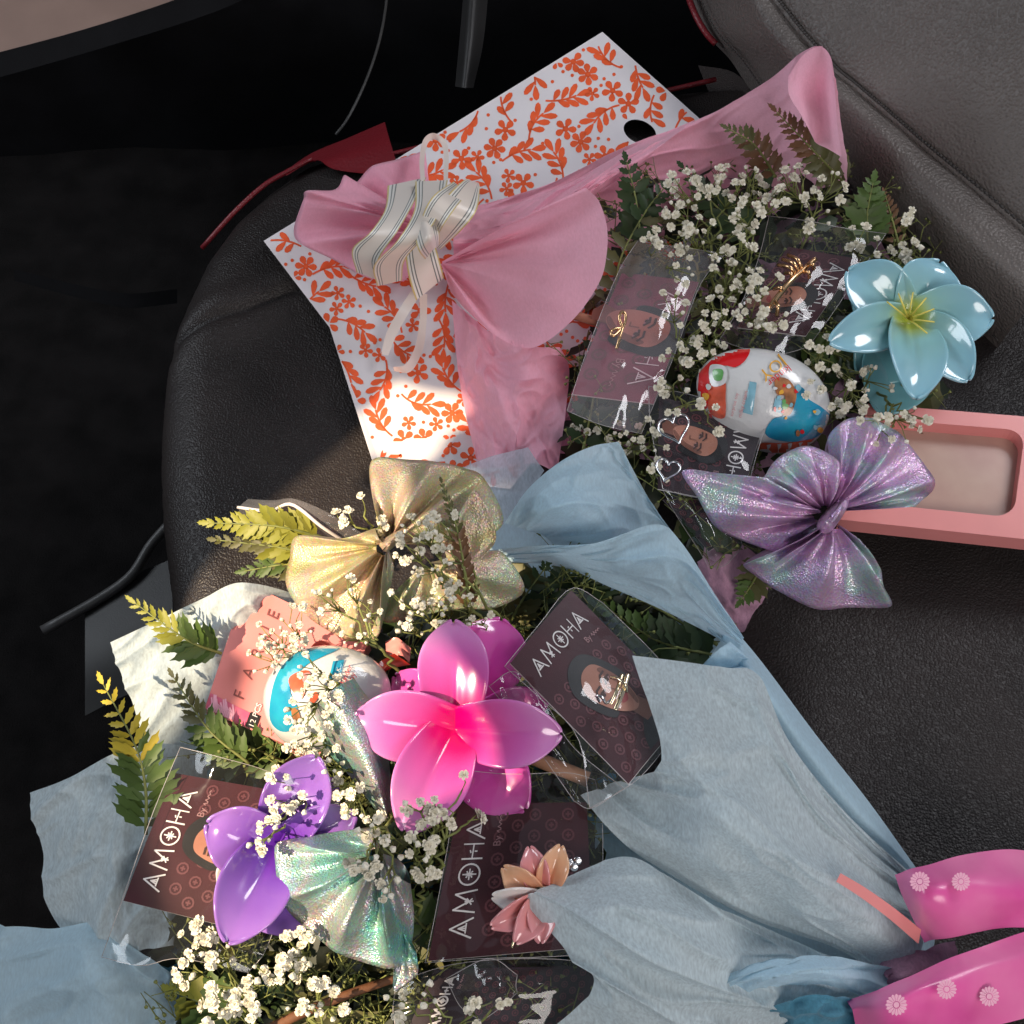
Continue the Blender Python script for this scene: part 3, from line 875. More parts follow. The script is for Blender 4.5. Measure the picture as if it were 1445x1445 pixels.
# ribbon bow on the pink wrap
rb = Thing('ribbon_bow', 'striped white ribbon bow with gold edges tied round the pink wrap', 'ribbon bow', P(590, 330, .05))
sheet('loop', [[(547, 262, .062), (543, 296, .082), (522, 328, .088), (497, 352, .070), (503, 384, .050)], [(602, 250, .062), (583, 288, .090), (562, 325, .094), (534, 368, .074), (540, 398, .048)]], M['stripe'], rb, 16, 30)
sheet('loop', [[(586, 256, .072), (584, 298, .096), (560, 340, .096), (528, 374, .076), (532, 404, .050)], [(632, 254, .074), (624, 292, .102), (602, 330, .102), (572, 366, .080), (567, 396, .052)]], M['stripe'], rb, 16, 30)
sheet('loop', [[(598, 345, .060), (604, 318, .096), (626, 282, .108), (655, 254, .096), (668, 256, .070)], [(622, 352, .060), (650, 326, .092), (672, 298, .100), (677, 268, .090), (676, 258, .070)]], M['stripe'], rb, 16, 30)
sheet('loop', [[(590, 340, .064), (596, 305, .100), (612, 276, .112), (640, 256, .096)], [(612, 345, .064), (626, 318, .104), (644, 292, .110), (660, 272, .092)]], M['stripe'], rb, 16, 30)
sheet('tail', [[(572, 340, .062), (573, 368, .066), (578, 396, .058), (587, 424, .046)], [(610, 330, .062), (616, 352, .064), (621, 370, .058), (627, 392, .046)]], M['stripe'], rb, 12, 24)
sheet('knot', [[(582, 318, .092), (590, 352, .098), (600, 366, .080)], [(600, 312, .104), (606, 336, .110), (612, 352, .088)], [(616, 312, .092), (620, 330, .098), (620, 346, .080)]], M['stripe'], rb, 12, 12)
for nm_, L, Rr in (('curling_tail', [(584, 405, .046), (566, 432, .030), (546, 468, .024), (538, 500, .020)], [(598, 408, .046), (578, 440, .030), (560, 472, .024), (548, 502, .020)]),
                   ('curling_tail', [(592, 415, .044), (592, 450, .028), (586, 488, .024), (572, 514, .026), (555, 518, .030)], [(603, 415, .044), (602, 452, .028), (597, 492, .022), (580, 524, .022), (556, 524, .024)]),
                   ('thin_loop', [(594, 262, .066), (592, 225, .062), (598, 196, .058), (614, 188, .056), (632, 206, .056), (632, 258, .066)], [(600, 262, .066), (599, 228, .060), (603, 204, .054), (613, 197, .052), (625, 210, .054), (626, 258, .064)])):
    sheet(nm_, [L, Rr], M['white_rib'], rb, 6, 30)

# ------------------------------------------------------------------ blue bouquet wrap
bw = Thing('bouquet_wrap', 'pale blue fabric bouquet wrap spread open on the seat with folded front flaps', 'bouquet wrap', P(900, 1100, .005))
WB = [(0.004, 3, 5), (0.0045, 2.2, 2.0, 1.4), (0.002, 6, 4, 3)]
sheet('sheer_corner', [[(640, 665, .026), (690, 645, .036), (745, 631, .050)], [(668, 705, .030), (712, 690, .044), (756, 648, .056)], [(694, 752, .030), (726, 725, .046), (768, 664, .058)]], M['bluesheer'], bw, 24, 24, [(0.002, 4, 4)], seed=1)
sheet('back_sheet', [
    [(712, 738, .052), (745, 690, .062), (790, 652, .070), (836, 630, .070), (872, 624, .064)],
    [(742, 748, .054), (790, 716, .082), (832, 690, .078), (872, 662, .062), (896, 668, .056)],
    [(770, 758, .046), (840, 744, .066), (882, 726, .058), (914, 714, .050), (930, 726, .050)],
    [(800, 790, .026), (870, 785, .032), (930, 780, .036), (965, 785, .040), (990, 808, .042)]], M['blue'], bw, 80, 80, WB, seed=2)
sheet('back_fold', [
    [(690, 776, .044), (760, 770, .066), (840, 766, .082), (925, 740, .090), (962, 766, .084), (1010, 840, .074), (1048, 896, .064)],
    [(695, 784, .040), (770, 784, .056), (848, 796, .070), (920, 806, .076), (968, 832, .070), (1012, 876, .064), (1046, 908, .058)],
    [(700, 792, .030), (790, 800, .040), (864, 830, .046), (925, 856, .050), (970, 878, .050), (1008, 898, .050), (1032, 916, .050)]], M['blue'], bw, 70, 100, WB, seed=3)
sheet('inner_sheet', [[(640, 690, .012), (780, 700, .012), (920, 760, .012), (1030, 890, .010)], [(680, 860, .008), (800, 880, .006), (920, 900, .006), (1030, 930, .010)], [(700, 960, .006), (800, 980, .006), (920, 990, .006), (1040, 990, .010)]],
      M['blue'], bw, 24, 24, WB, seed=4)
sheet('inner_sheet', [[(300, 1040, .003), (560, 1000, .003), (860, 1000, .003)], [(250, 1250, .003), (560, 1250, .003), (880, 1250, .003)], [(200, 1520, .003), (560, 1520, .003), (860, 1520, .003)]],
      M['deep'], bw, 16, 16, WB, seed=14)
sheet('edge_roll', [
    [(1030, 880, .058), (1078, 938, .056), (1150, 1035, .050), (1225, 1130, .044), (1288, 1218, .034), (1340, 1290, .02)],
    [(1016, 905, .052), (1062, 958, .066), (1130, 1055, .060), (1200, 1142, .052), (1280, 1222, .038), (1330, 1300, .02)],
    [(1000, 930, .040), (1040, 975, .030), (1105, 1075, .028), (1180, 1160, .026), (1270, 1230, .024), (1320, 1310, .02)]], M['blue'], bw, 24, 60, seed=5)
lobe('edge_fold', (1062, 935, .052), [(1030, 905, .074), (1010, 920, .078), (990, 944, .070), (1020, 948, .074), (1046, 944, .072)], M['blue'], bw, 1, .002, .012, .006, .1, seed=7)
sheet('front_flap', [
    [(893, 926, .086), (960, 934, .086), (1025, 942, .082), (1068, 952, .074), (1112, 1046, .066), (1192, 1146, .052), (1296, 1242, .036)],
    [(932, 1066, .092), (985, 1068, .098), (1050, 1080, .090), (1105, 1130, .086), (1160, 1190, .072), (1225, 1240, .058), (1305, 1292, .040)],
    [(880, 1100, .072), (950, 1128, .084), (1015, 1168, .100), (1080, 1215, .086), (1140, 1262, .078), (1205, 1300, .062), (1290, 1345, .040)],
    [(818, 1118, .062), (880, 1188, .062), (955, 1240, .056), (1040, 1284, .052), (1120, 1316, .046), (1190, 1342, .042), (1248, 1374, .034)]], M['bluegrey'], bw, 110, 120, [(0.004, 2.2, 5), (0.006, 1.6, 3.2, 1.2), (0.0035, 3, 6, 2), (0.0006, 16, 12)], seed=6)
sheet('front_flap', [
    [(852, 1214, .074), (905, 1216, .078), (985, 1262, .074), (1060, 1300, .062), (1150, 1336, .052), (1262, 1374, .034)],
    [(790, 1246, .082), (880, 1270, .092), (980, 1312, .088), (1060, 1340, .066), (1150, 1362, .054), (1258, 1392, .034)],
    [(742, 1272, .086), (850, 1318, .094), (960, 1360, .090), (1050, 1384, .072), (1140, 1400, .056), (1240, 1410, .034)],
    [(800, 1342, .082), (880, 1382, .086), (970, 1412, .080), (1060, 1424, .062), (1140, 1432, .046), (1225, 1436, .03)],
    [(836, 1392, .074), (890, 1424, .076), (980, 1460, .066), (1060, 1470, .050), (1140, 1476, .04), (1220, 1480, .03)],
    [(740, 1480, .050), (860, 1500, .050), (980, 1520, .050), (1060, 1520, .04), (1140, 1520, .03), (1220, 1520, .02)]], M['bluegrey'], bw, 110, 110, [(0.004, 2.2, 5), (0.006, 1.6, 3.0, 1.2), (0.0035, 3, 6, 2), (0.0006, 16, 12)], seed=9)
sheet('under_sheet', [[(840, 1150, .030), (980, 1200, .034), (1130, 1260, .034), (1320, 1300, .02)], [(840, 1260, .034), (980, 1290, .038), (1130, 1330, .034), (1320, 1380, .02)], [(840, 1420, .03), (980, 1430, .03), (1130, 1430, .03), (1320, 1440, .01)]], M['blue'], bw, 24, 30, WB, seed=21)
sheet('front_fold', [
    [(1000, 1386, .070), (1060, 1360, .082), (1120, 1348, .080), (1190, 1350, .066), (1262, 1366, .046), (1330, 1390, .03)],
    [(1040, 1392, .076), (1090, 1380, .090), (1150, 1372, .086), (1200, 1378, .072), (1250, 1392, .050), (1330, 1410, .03)],
    [(1070, 1398, .066), (1110, 1394, .068), (1160, 1392, .064), (1205, 1402, .056), (1235, 1414, .046), (1330, 1440, .02)]], M['blue'], bw, 24, 40, WB, seed=11)
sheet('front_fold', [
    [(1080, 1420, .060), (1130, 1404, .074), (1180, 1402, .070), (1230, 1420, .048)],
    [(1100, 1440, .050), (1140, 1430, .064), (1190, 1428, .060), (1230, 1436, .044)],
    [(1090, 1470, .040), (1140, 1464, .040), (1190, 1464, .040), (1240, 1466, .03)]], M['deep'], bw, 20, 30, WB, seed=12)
sheet('gathered_end', [[(1230, 1365, .040), (1290, 1340, .046), (1345, 1325, .03)], [(1250, 1378, .048), (1300, 1372, .052), (1350, 1362, .03)], [(1235, 1396, .036), (1300, 1400, .036), (1350, 1400, .02)]], M['lilac'], bw, 16, 16, WB, seed=15)
sheet('left_corner', [
    [(157, 906, .036), (238, 868, .040), (292, 842, .050), (338, 822, .058), (400, 832, .046), (450, 850, .03)],
    [(176, 960, .030), (250, 920, .036), (310, 890, .046), (348, 868, .050), (400, 880, .034), (450, 890, .022)],
    [(200, 1030, .026), (268, 985, .030), (320, 950, .034), (365, 920, .036), (410, 920, .020), (450, 940, .012)],
    [(245, 1130, .014), (300, 1080, .016), (340, 1030, .016), (390, 990, .014), (430, 980, .010), (470, 990, .008)]], M['bluegrey'], bw, 80, 90, WB, seed=16)
sheet('left_lower', [
    [(40, 1120, .020), (100, 1096, .028), (160, 1064, .034), (222, 1050, .036), (290, 1060, .02)],
    [(60, 1200, .018), (120, 1180, .034), (175, 1165, .038), (235, 1150, .036), (300, 1150, .014)],
    [(70, 1290, .016), (140, 1270, .034), (190, 1260, .036), (240, 1260, .034), (300, 1240, .012)],
    [(130, 1350, .012), (160, 1345, .026), (200, 1340, .028), (250, 1330, .026), (300, 1320, .010)]], M['bluegrey'], bw, 80, 80, WB, seed=17)
sheet('left_bottom', [
    [(-20, 1300, .000), (70, 1310, .020), (140, 1302, .030), (200, 1340, .028), (262, 1376, .020)],
    [(-30, 1390, .000), (70, 1380, .022), (140, 1372, .034), (195, 1400, .028), (258, 1420, .018)],
    [(-40, 1500, .000), (70, 1490, .010), (140, 1490, .020), (200, 1490, .020), (258, 1490, .012)]], M['blue'], bw, 60, 70, WB, seed=18)

# ------------------------------------------------------------------ dark leaf fill under the flowers
def leafgeo(L=1.0, w=0.4, teeth=3, fold=0.12, curl=-0.12):
    """unit leaf along +x: midrib + toothed sides."""
    V = [(0, 0, 0)]
    mid = []
    n = teeth * 2
    top, bot = [], []
    for k in range(1, n + 1):
        u = k / (n + 1)
        prof = math.sin(math.pi * u ** 0.75) ** 0.9
        r = w / 2 * prof * (1.12 if k % 2 else 0.78)
        du = 0.05 if k % 2 else -0.02
        mid.append((u, 0, curl * u * u))
        top.append((u + du, r, fold * r * 2 + curl * u * u))
        bot.append((u + du, -r, fold * r * 2 + curl * u * u))
    tip = (1, 0, curl)
    V = [(0, 0, 0)] + mid + top + bot + [tip]
    F = []
    a, b, c, e = 1, 1 + n, 1 + 2 * n, 1 + 3 * n
    F += [(0, a, b), (0, c, a)]
    for k in range(n - 1):
        F += [(a + k, a + k + 1, b + k + 1, b + k), (a + k + 1, a + k, c + k, c + k + 1)]
    F += [(a + n - 1, e, b + n - 1), (e, a + n - 1, c + n - 1)]
    return [(x * L, y * L, z * L) for x, y, z in V], F

def leaf_mass(name, label, poly, n, h0, h1, size, mats, seed):
    rnd = random.Random(seed)
    lv, lf = leafgeo(1, 0.42, 2)
    V, F, fm = [], [], []
    xs = [p[0] for p in poly]; ys = [p[1] for p in poly]
    k = 0
    while k < n:
        x, y = rnd.uniform(min(xs), max(xs)), rnd.uniform(min(ys), max(ys))
        if not inpoly(x, y, poly):
            continue
        k += 1
        p = P(x, y, rnd.uniform(h0, h1))
        rot = Matrix.Rotation(rnd.uniform(0, 6.28), 3, 'Z') @ Matrix.Rotation(rnd.uniform(-0.7, 0.5), 3, 'Y') @ Matrix.Rotation(rnd.uniform(-0.6, 0.6), 3, 'X')
        s = rnd.uniform(*size)
        b = len(V)
        V += [p + rot @ Vector(q) * s for q in lv]
        F += [tuple(b + i for i in f) for f in lf]
        fm += [rnd.randrange(len(mats))] * len(lf)
    o = build(name, V, F, None, None, mats=mats, fmat=fm)
    tag(o, label, 'foliage', kind='stuff')
    return o

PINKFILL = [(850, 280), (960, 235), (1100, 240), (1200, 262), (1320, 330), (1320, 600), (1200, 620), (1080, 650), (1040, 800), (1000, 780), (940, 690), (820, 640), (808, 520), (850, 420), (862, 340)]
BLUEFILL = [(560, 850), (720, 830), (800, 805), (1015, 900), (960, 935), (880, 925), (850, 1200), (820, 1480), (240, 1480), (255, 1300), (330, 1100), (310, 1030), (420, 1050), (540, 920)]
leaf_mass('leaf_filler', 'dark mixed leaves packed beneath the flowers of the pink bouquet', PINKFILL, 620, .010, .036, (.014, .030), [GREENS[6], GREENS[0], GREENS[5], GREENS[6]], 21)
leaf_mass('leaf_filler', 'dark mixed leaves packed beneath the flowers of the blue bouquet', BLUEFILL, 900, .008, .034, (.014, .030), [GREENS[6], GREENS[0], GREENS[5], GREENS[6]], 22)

def wisps(name, label, poly, n, h0, h1, seed):
    rnd = random.Random(seed)
    V, F = [], []
    xs = [p[0] for p in poly]; ys = [p[1] for p in poly]
    k = 0
    while k < n:
        x, y = rnd.uniform(min(xs), max(xs)), rnd.uniform(min(ys), max(ys))
        if not inpoly(x, y, poly):
            continue
        k += 1
        a = P(x, y, rnd.uniform(h0, h1))
        d = Vector((rnd.uniform(-1, 1), rnd.uniform(-1, 1), rnd.uniform(-.1, .5))).normalized() * rnd.uniform(.012, .034)
        b = Vector((rnd.uniform(-1, 1), rnd.uniform(-1, 1), rnd.uniform(0, 1))) * .005
        tubegeo([line([a, a + d * .5 + b, a + d], i / 5) for i in range(6)], .00042, .0002, 4, V, F)
        for sg in (.45, .65, .8):
            p = line([a, a + d * .5 + b, a + d], sg)
            e = p + Vector((rnd.uniform(-1, 1), rnd.uniform(-1, 1), rnd.uniform(0, 1))) * .006
            tubegeo([p, e], .00025, .00018, 4, V, F)
            tubegeo([e, e + (e - p) * .12, e + (e - p) * .3], .0002, .0010, 5, V, F)
    tag(build(name, V, F, M['stem']), label, 'greenery', kind='stuff')
wisps('wispy_stems', 'fine pale green stalks and tiny buds tangled through the pink bouquet', PINKFILL, 330, .020, .046, 31)
wisps('wispy_stems', 'fine pale green stalks and tiny buds tangled through the blue bouquet', BLUEFILL, 520, .020, .040, 32)

# ------------------------------------------------------------------ ferns
_leaf = {}
def leafmesh(mi, wide=0.42):
    k = (mi, wide)
    if k not in _leaf:
        lv, lf = leafgeo(1, wide, 3)
        me = bpy.data.meshes.new('leaflet')
        me.from_pydata(lv, [], lf)
        me.materials.append(GREENS[mi])
        me.polygons.foreach_set('use_smooth', [True] * len(me.polygons))
        _leaf[k] = me
    return _leaf[k]

def fern(label, path, pairs, size, mi, tipmi=None, wide=0.42, ang=62, group=None, seed=0, name='fern_frond', cup=0.25, stem='stem'):
    """path root->tip of (px,py,h); size = longest leaflet in photo pixels."""
    pts = pts3(path)
    t = Thing(name, label, 'fern', pts[0], group)
    rnd = random.Random(seed + len(label))
    tube('stem', pts, 0.0009, M[stem], t, 0.0003, 6, samples=24)
    for k in range(pairs):
        s = 0.06 + 0.90 * k / max(1, pairs - 1)
        p = line(pts, s); q = line(pts, min(1, s + 0.03)); q0 = line(pts, max(0, s - 0.03))
        tan = (q - q0).normalized()
        side = N.cross(tan).normalized()
        L = size * MM * (0.45 + 0.55 * math.sin(math.pi * min(1, (0.30 + 0.70 * s) * 0.98) ** 1.1)) * (1.15 - 0.55 * s)
        for sg in (-1, 1):
            a = math.radians(ang - 18 * s + rnd.uniform(-7, 7))
            x = (tan * math.cos(a) + side * (sg * math.sin(a)) + N * rnd.uniform(-0.05, cup)).normalized()
            z = (N - x * N.dot(x)).normalized()
            y = z.cross(x)
            m3 = Matrix((x, y, z)).transposed()
            roll = Matrix.Rotation(rnd.uniform(-0.45, 0.45), 3, 'X')
            mm = tipmi if tipmi is not None and s + rnd.uniform(-.12, .12) > 0.55 else mi
            l = L * rnd.uniform(0.88, 1.12)
            inst('leaflet', leafmesh(mm, wide), t, p, m3 @ roll, (l, l, l))
    # end leaflet
    tan = (line(pts, 1) - line(pts, 0.94)).normalized()
    z = (N - tan * N.dot(tan)).normalized()
    l = size * MM * 0.5
    inst('leaflet', leafmesh(tipmi if tipmi is not None else mi, wide), t, pts[-1], Matrix((tan, z.cross(tan), z)).transposed(), (l, l, l))
    return t

GP, GB = 'fern fronds in the pink bouquet', 'fern fronds in the blue bouquet'
fern('dark green fern sprig rising against the pink wrap below the bag handle hole', [(905, 345, .05), (897, 280, .062), (884, 228, .072)], 8, 40, 0, None, .5, group=GP, seed=1)
fern('olive brown fern frond standing up before the curled pink wrap tip', [(1195, 262, .05), (1150, 215, .075), (1096, 158, .098)], 15, 42, 5, 4, .40, group=GP, seed=2)
fern('small reddish fern frond drooping left of the tall olive frond', [(1095, 250, .052), (1065, 205, .070), (1028, 182, .078)], 10, 34, 4, 5, .42, group=GP, seed=3)
fern('broad fresh green fern tip against the grey seat backrest', [(1224, 345, .05), (1224, 300, .064), (1232, 258, .074)], 8, 46, 1, None, .5, group=GP, seed=4)
fern('dry orange brown fern tip beside the backrest and fresh green tip', [(1268, 345, .05), (1256, 300, .060), (1248, 272, .066)], 9, 20, 4, None, .42, group=GP, seed=5)
fern('dark olive fern frond leaning along the edge of the pink flap', [(868, 440, .044), (874, 370, .056), (910, 300, .062), (940, 262, .066)], 11, 46, 5, 0, .45, group=GP, seed=6)
fern('deep green fern frond in shade left of the rose tinted card packet', [(822, 640, .036), (838, 560, .044), (850, 470, .05), (868, 400, .05)], 12, 40, 0, 6, .45, group=GP, seed=7)
fern('olive fern tip poking out below the lilac bow tail', [(1078, 790, .022), (1062, 822, .022), (1046, 846, .022)], 7, 34, 5, 1, .45, group=GP, seed=8)
fern('dark fern frond behind the gold hair clip card', [(1060, 330, .044), (1010, 290, .052), (965, 238, .058)], 9, 40, 0, None, .45, group=GP, seed=9)
fern('shaded green fern frond between the egg and the blue flower clip', [(1130, 480, .04), (1180, 500, .044), (1230, 520, .046)], 8, 34, 1, 0, .45, group=GP, seed=10)

fern('long yellow green fern frond pointing left over the bare seat', [(455, 758, .05), (385, 742, .056), (296, 738, .05)], 14, 42, 2, 2, .40, ang=48, group=GB, seed=11)
fern('second yellow green fern frond just under the long one on the seat', [(450, 785, .045), (390, 772, .05), (306, 762, .042)], 12, 38, 2, 5, .40, ang=45, group=GB, seed=12)
fern('short olive fern frond in shade beside the cream bow', [(440, 800, .035), (400, 797, .035), (345, 806, .030)], 10, 34, 5, 1, .38, ang=45, group=GB, seed=13)
fern('bright sunlit fern frond casting a shadow on the pale blue corner', [(312, 922, .052), (262, 902, .066), (192, 852, .070)], 13, 42, 1, 2, .32, ang=50, group=GB, seed=14)
fern('tall fern frond with golden tip along the edge of the blue wrap', [(206, 1178, .048), (205, 1110, .058), (190, 1050, .066), (146, 966, .064)], 16, 50, 1, 3, .32, ang=62, group=GB, seed=15)
fern('green fern frond lying on the shaded blue corner under the pink box', [(352, 1078, .044), (295, 1030, .050), (246, 957, .050)], 13, 42, 1, 5, .32, ang=52, group=GB, seed=16)
fern('dark green fern frond below the lower edge of the pink box', [(400, 1075, .036), (340, 1050, .042), (285, 1045, .042)], 11, 40, 1, 0, .34, group=GB, seed=17)
fern('slender brown fern frond standing up in front of the cream bow', [(664, 865, .074), (655, 800, .094), (642, 735, .104), (624, 682, .108)], 15, 22, 4, 5, .42, ang=40, group=GB, seed=18)
fern('dark fern frond lying inside the folded blue back sheet', [(1020, 915, .03), (930, 860, .036), (850, 820, .034), (800, 805, .03)], 16, 52, 6, 0, .45, group=GB, seed=19)
fern('shaded green fern frond below the dark one inside the blue wrap', [(1010, 925, .03), (930, 905, .038), (860, 860, .036)], 11, 48, 0, 1, .5, group=GB, seed=20)
fern('dark spiky fern sprig between cream bow and hair clip card', [(770, 905, .03), (772, 860, .036), (768, 800, .034)], 8, 34, 6, 0, .42, group=GB, seed=21)
fern('olive fern sprig right of the cream bow above the pink flower', [(715, 890, .034), (735, 850, .042), (770, 800, .044)], 8, 40, 5, 0, .42, group=GB, seed=22)
fern('toothed green fern tip at the bottom of the blue bouquet by the wrap', [(330, 1440, .036), (290, 1418, .040), (246, 1400, .034)], 7, 52, 1, 2, .5, group=GB, seed=23)
fern('green fern sprig under the mint bow beside the flower card', [(600, 1310, .042), (578, 1290, .046), (548, 1300, .044)], 6, 40, 1, 0, .5, group=GB, seed=24)
fern('brownish fern frond along the bottom brown stem', [(470, 1470, .036), (420, 1420, .038), (370, 1400, .034)], 8, 40, 5, 0, .45, group=GB, seed=25)

# ------------------------------------------------------------------ card packets
LET = {
    'A': (0.92, [[(0, 0), (0.46, 1), (0.92, 0)], [(0.24, 0.28), (0.68, 0.28)], [(0.46, 0.62), (0.34, 0.30)], [(0.46, 0.62), (0.58, 0.30)], [(0.46, 0.28), (0.46, 0.5)]]),
    'M': (1.05, [[(0, 0), (0.16, 1), (0.52, 0.30), (0.88, 1), (1.05, 0)], [(0.38, 0.2), (0.66, 0.42)], [(0.40, 0.44), (0.64, 0.18)], [(0.52, 0.12), (0.52, 0.50)]]),
    'O': (1.0, [[(0.5 + 0.5 * math.cos(k * math.pi / 12), 0.5 + 0.5 * math.sin(k * math.pi / 12)) for k in range(25)], [(0.5, 0.18), (0.5, 0.82)], [(0.25, 0.5), (0.75, 0.5)], [(0.44, 0.5), (0.5, 0.7), (0.56, 0.5), (0.5, 0.3), (0.44, 0.5)], [(0.36, 0.36), (0.40, 0.40)], [(0.64, 0.36), (0.60, 0.40)], [(0.36, 0.64), (0.40, 0.60)], [(0.64, 0.64), (0.60, 0.60)]]),
    'H': (0.72, [[(0, 0), (0, 1)], [(0.72, 0), (0.72, 1)], [(0, 0.5), (0.72, 0.5)], [(0.30, 0.60), (0.40, 0.64)], [(0.36, 0.40), (0.36, 0.30)]]),
}

class Card:
    """flat card through 4 photo corners (tl, tr, br, bl as read); u along the lettering, v down."""
    def __init__(s, tl, tr, br, bl, bend=0.0015):
        s.c = [P(*q) for q in (tl, tr, br, bl)]
        s.w = ((s.c[1] - s.c[0]).length + (s.c[2] - s.c[3]).length) / 2
        s.h = ((s.c[3] - s.c[0]).length + (s.c[2] - s.c[1]).length) / 2
        s.bend = bend
        s.n = (s.c[1] - s.c[0]).cross(s.c[0] - s.c[3]).normalized()
        if s.n.dot(N) < 0:
            s.n = -s.n
    def at(s, u, v, off=0.0):
        a = s.c[0].lerp(s.c[1], u); b = s.c[3].lerp(s.c[2], u)
        return a.lerp(b, v) + s.n * (off + s.bend * math.sin(math.pi * u) * 1.0)
    def mm(s, x, y, off=0.0):           # x,y in metres on the card
        return s.at(x / s.w, y / s.h, off)
    def body(s, name, mat, parent, thick=0.0008):
        nu = 14
        V = []
        for o in (0, -thick):
            for i in range(nu):
                for j in range(nu):
                    V.append(s.at(i / (nu - 1), j / (nu - 1), o))
        F = gridfaces(nu, nu)
        F += [tuple(nu * nu + k for k in reversed(f)) for f in F]
        nf = len(F)
        ring = [i * nu for i in range(nu)] + [(nu - 1) * nu + j for j in range(1, nu)] + [i * nu + nu - 1 for i in range(nu - 2, -1, -1)] + [j for j in range(nu - 2, 0, -1)]
        for k in range(len(ring)):
            a, b = ring[k], ring[(k + 1) % len(ring)]
            F.append((a, b, b + nu * nu, a + nu * nu))
        return build(name, V, F, None, parent, smooth=False, mats=[mat, M['cardedge']], fmat=[0] * nf + [1] * len(ring))
    def strokes(s, polylines, wd, off, V, F):
        for pl in polylines:
            for i in range(len(pl) - 1):
                (x0, y0), (x1, y1) = pl[i], pl[i + 1]
                L = math.hypot(x1 - x0, y1 - y0) or 1e-6
                nx, ny = -(y1 - y0) / L * wd / 2, (x1 - x0) / L * wd / 2
                ex, ey = (x1 - x0) / L * wd * .3, (y1 - y0) / L * wd * .3
                b = len(V)
                for x, y in ((x0 - ex + nx, y0 - ey + ny), (x1 + ex + nx, y1 + ey + ny), (x1 + ex - nx, y1 + ey - ny), (x0 - ex - nx, y0 - ey - ny)):
                    V.append(s.mm(x, y, off))
                F.append((b, b + 1, b + 2, b + 3))
    def shape(s, name, poly, mat, parent, off):
        v2, f2 = cdt(poly, (), 0.003)
        return build(name, [s.mm(x, y, off) for x, y in v2], f2, mat, parent, smooth=False)


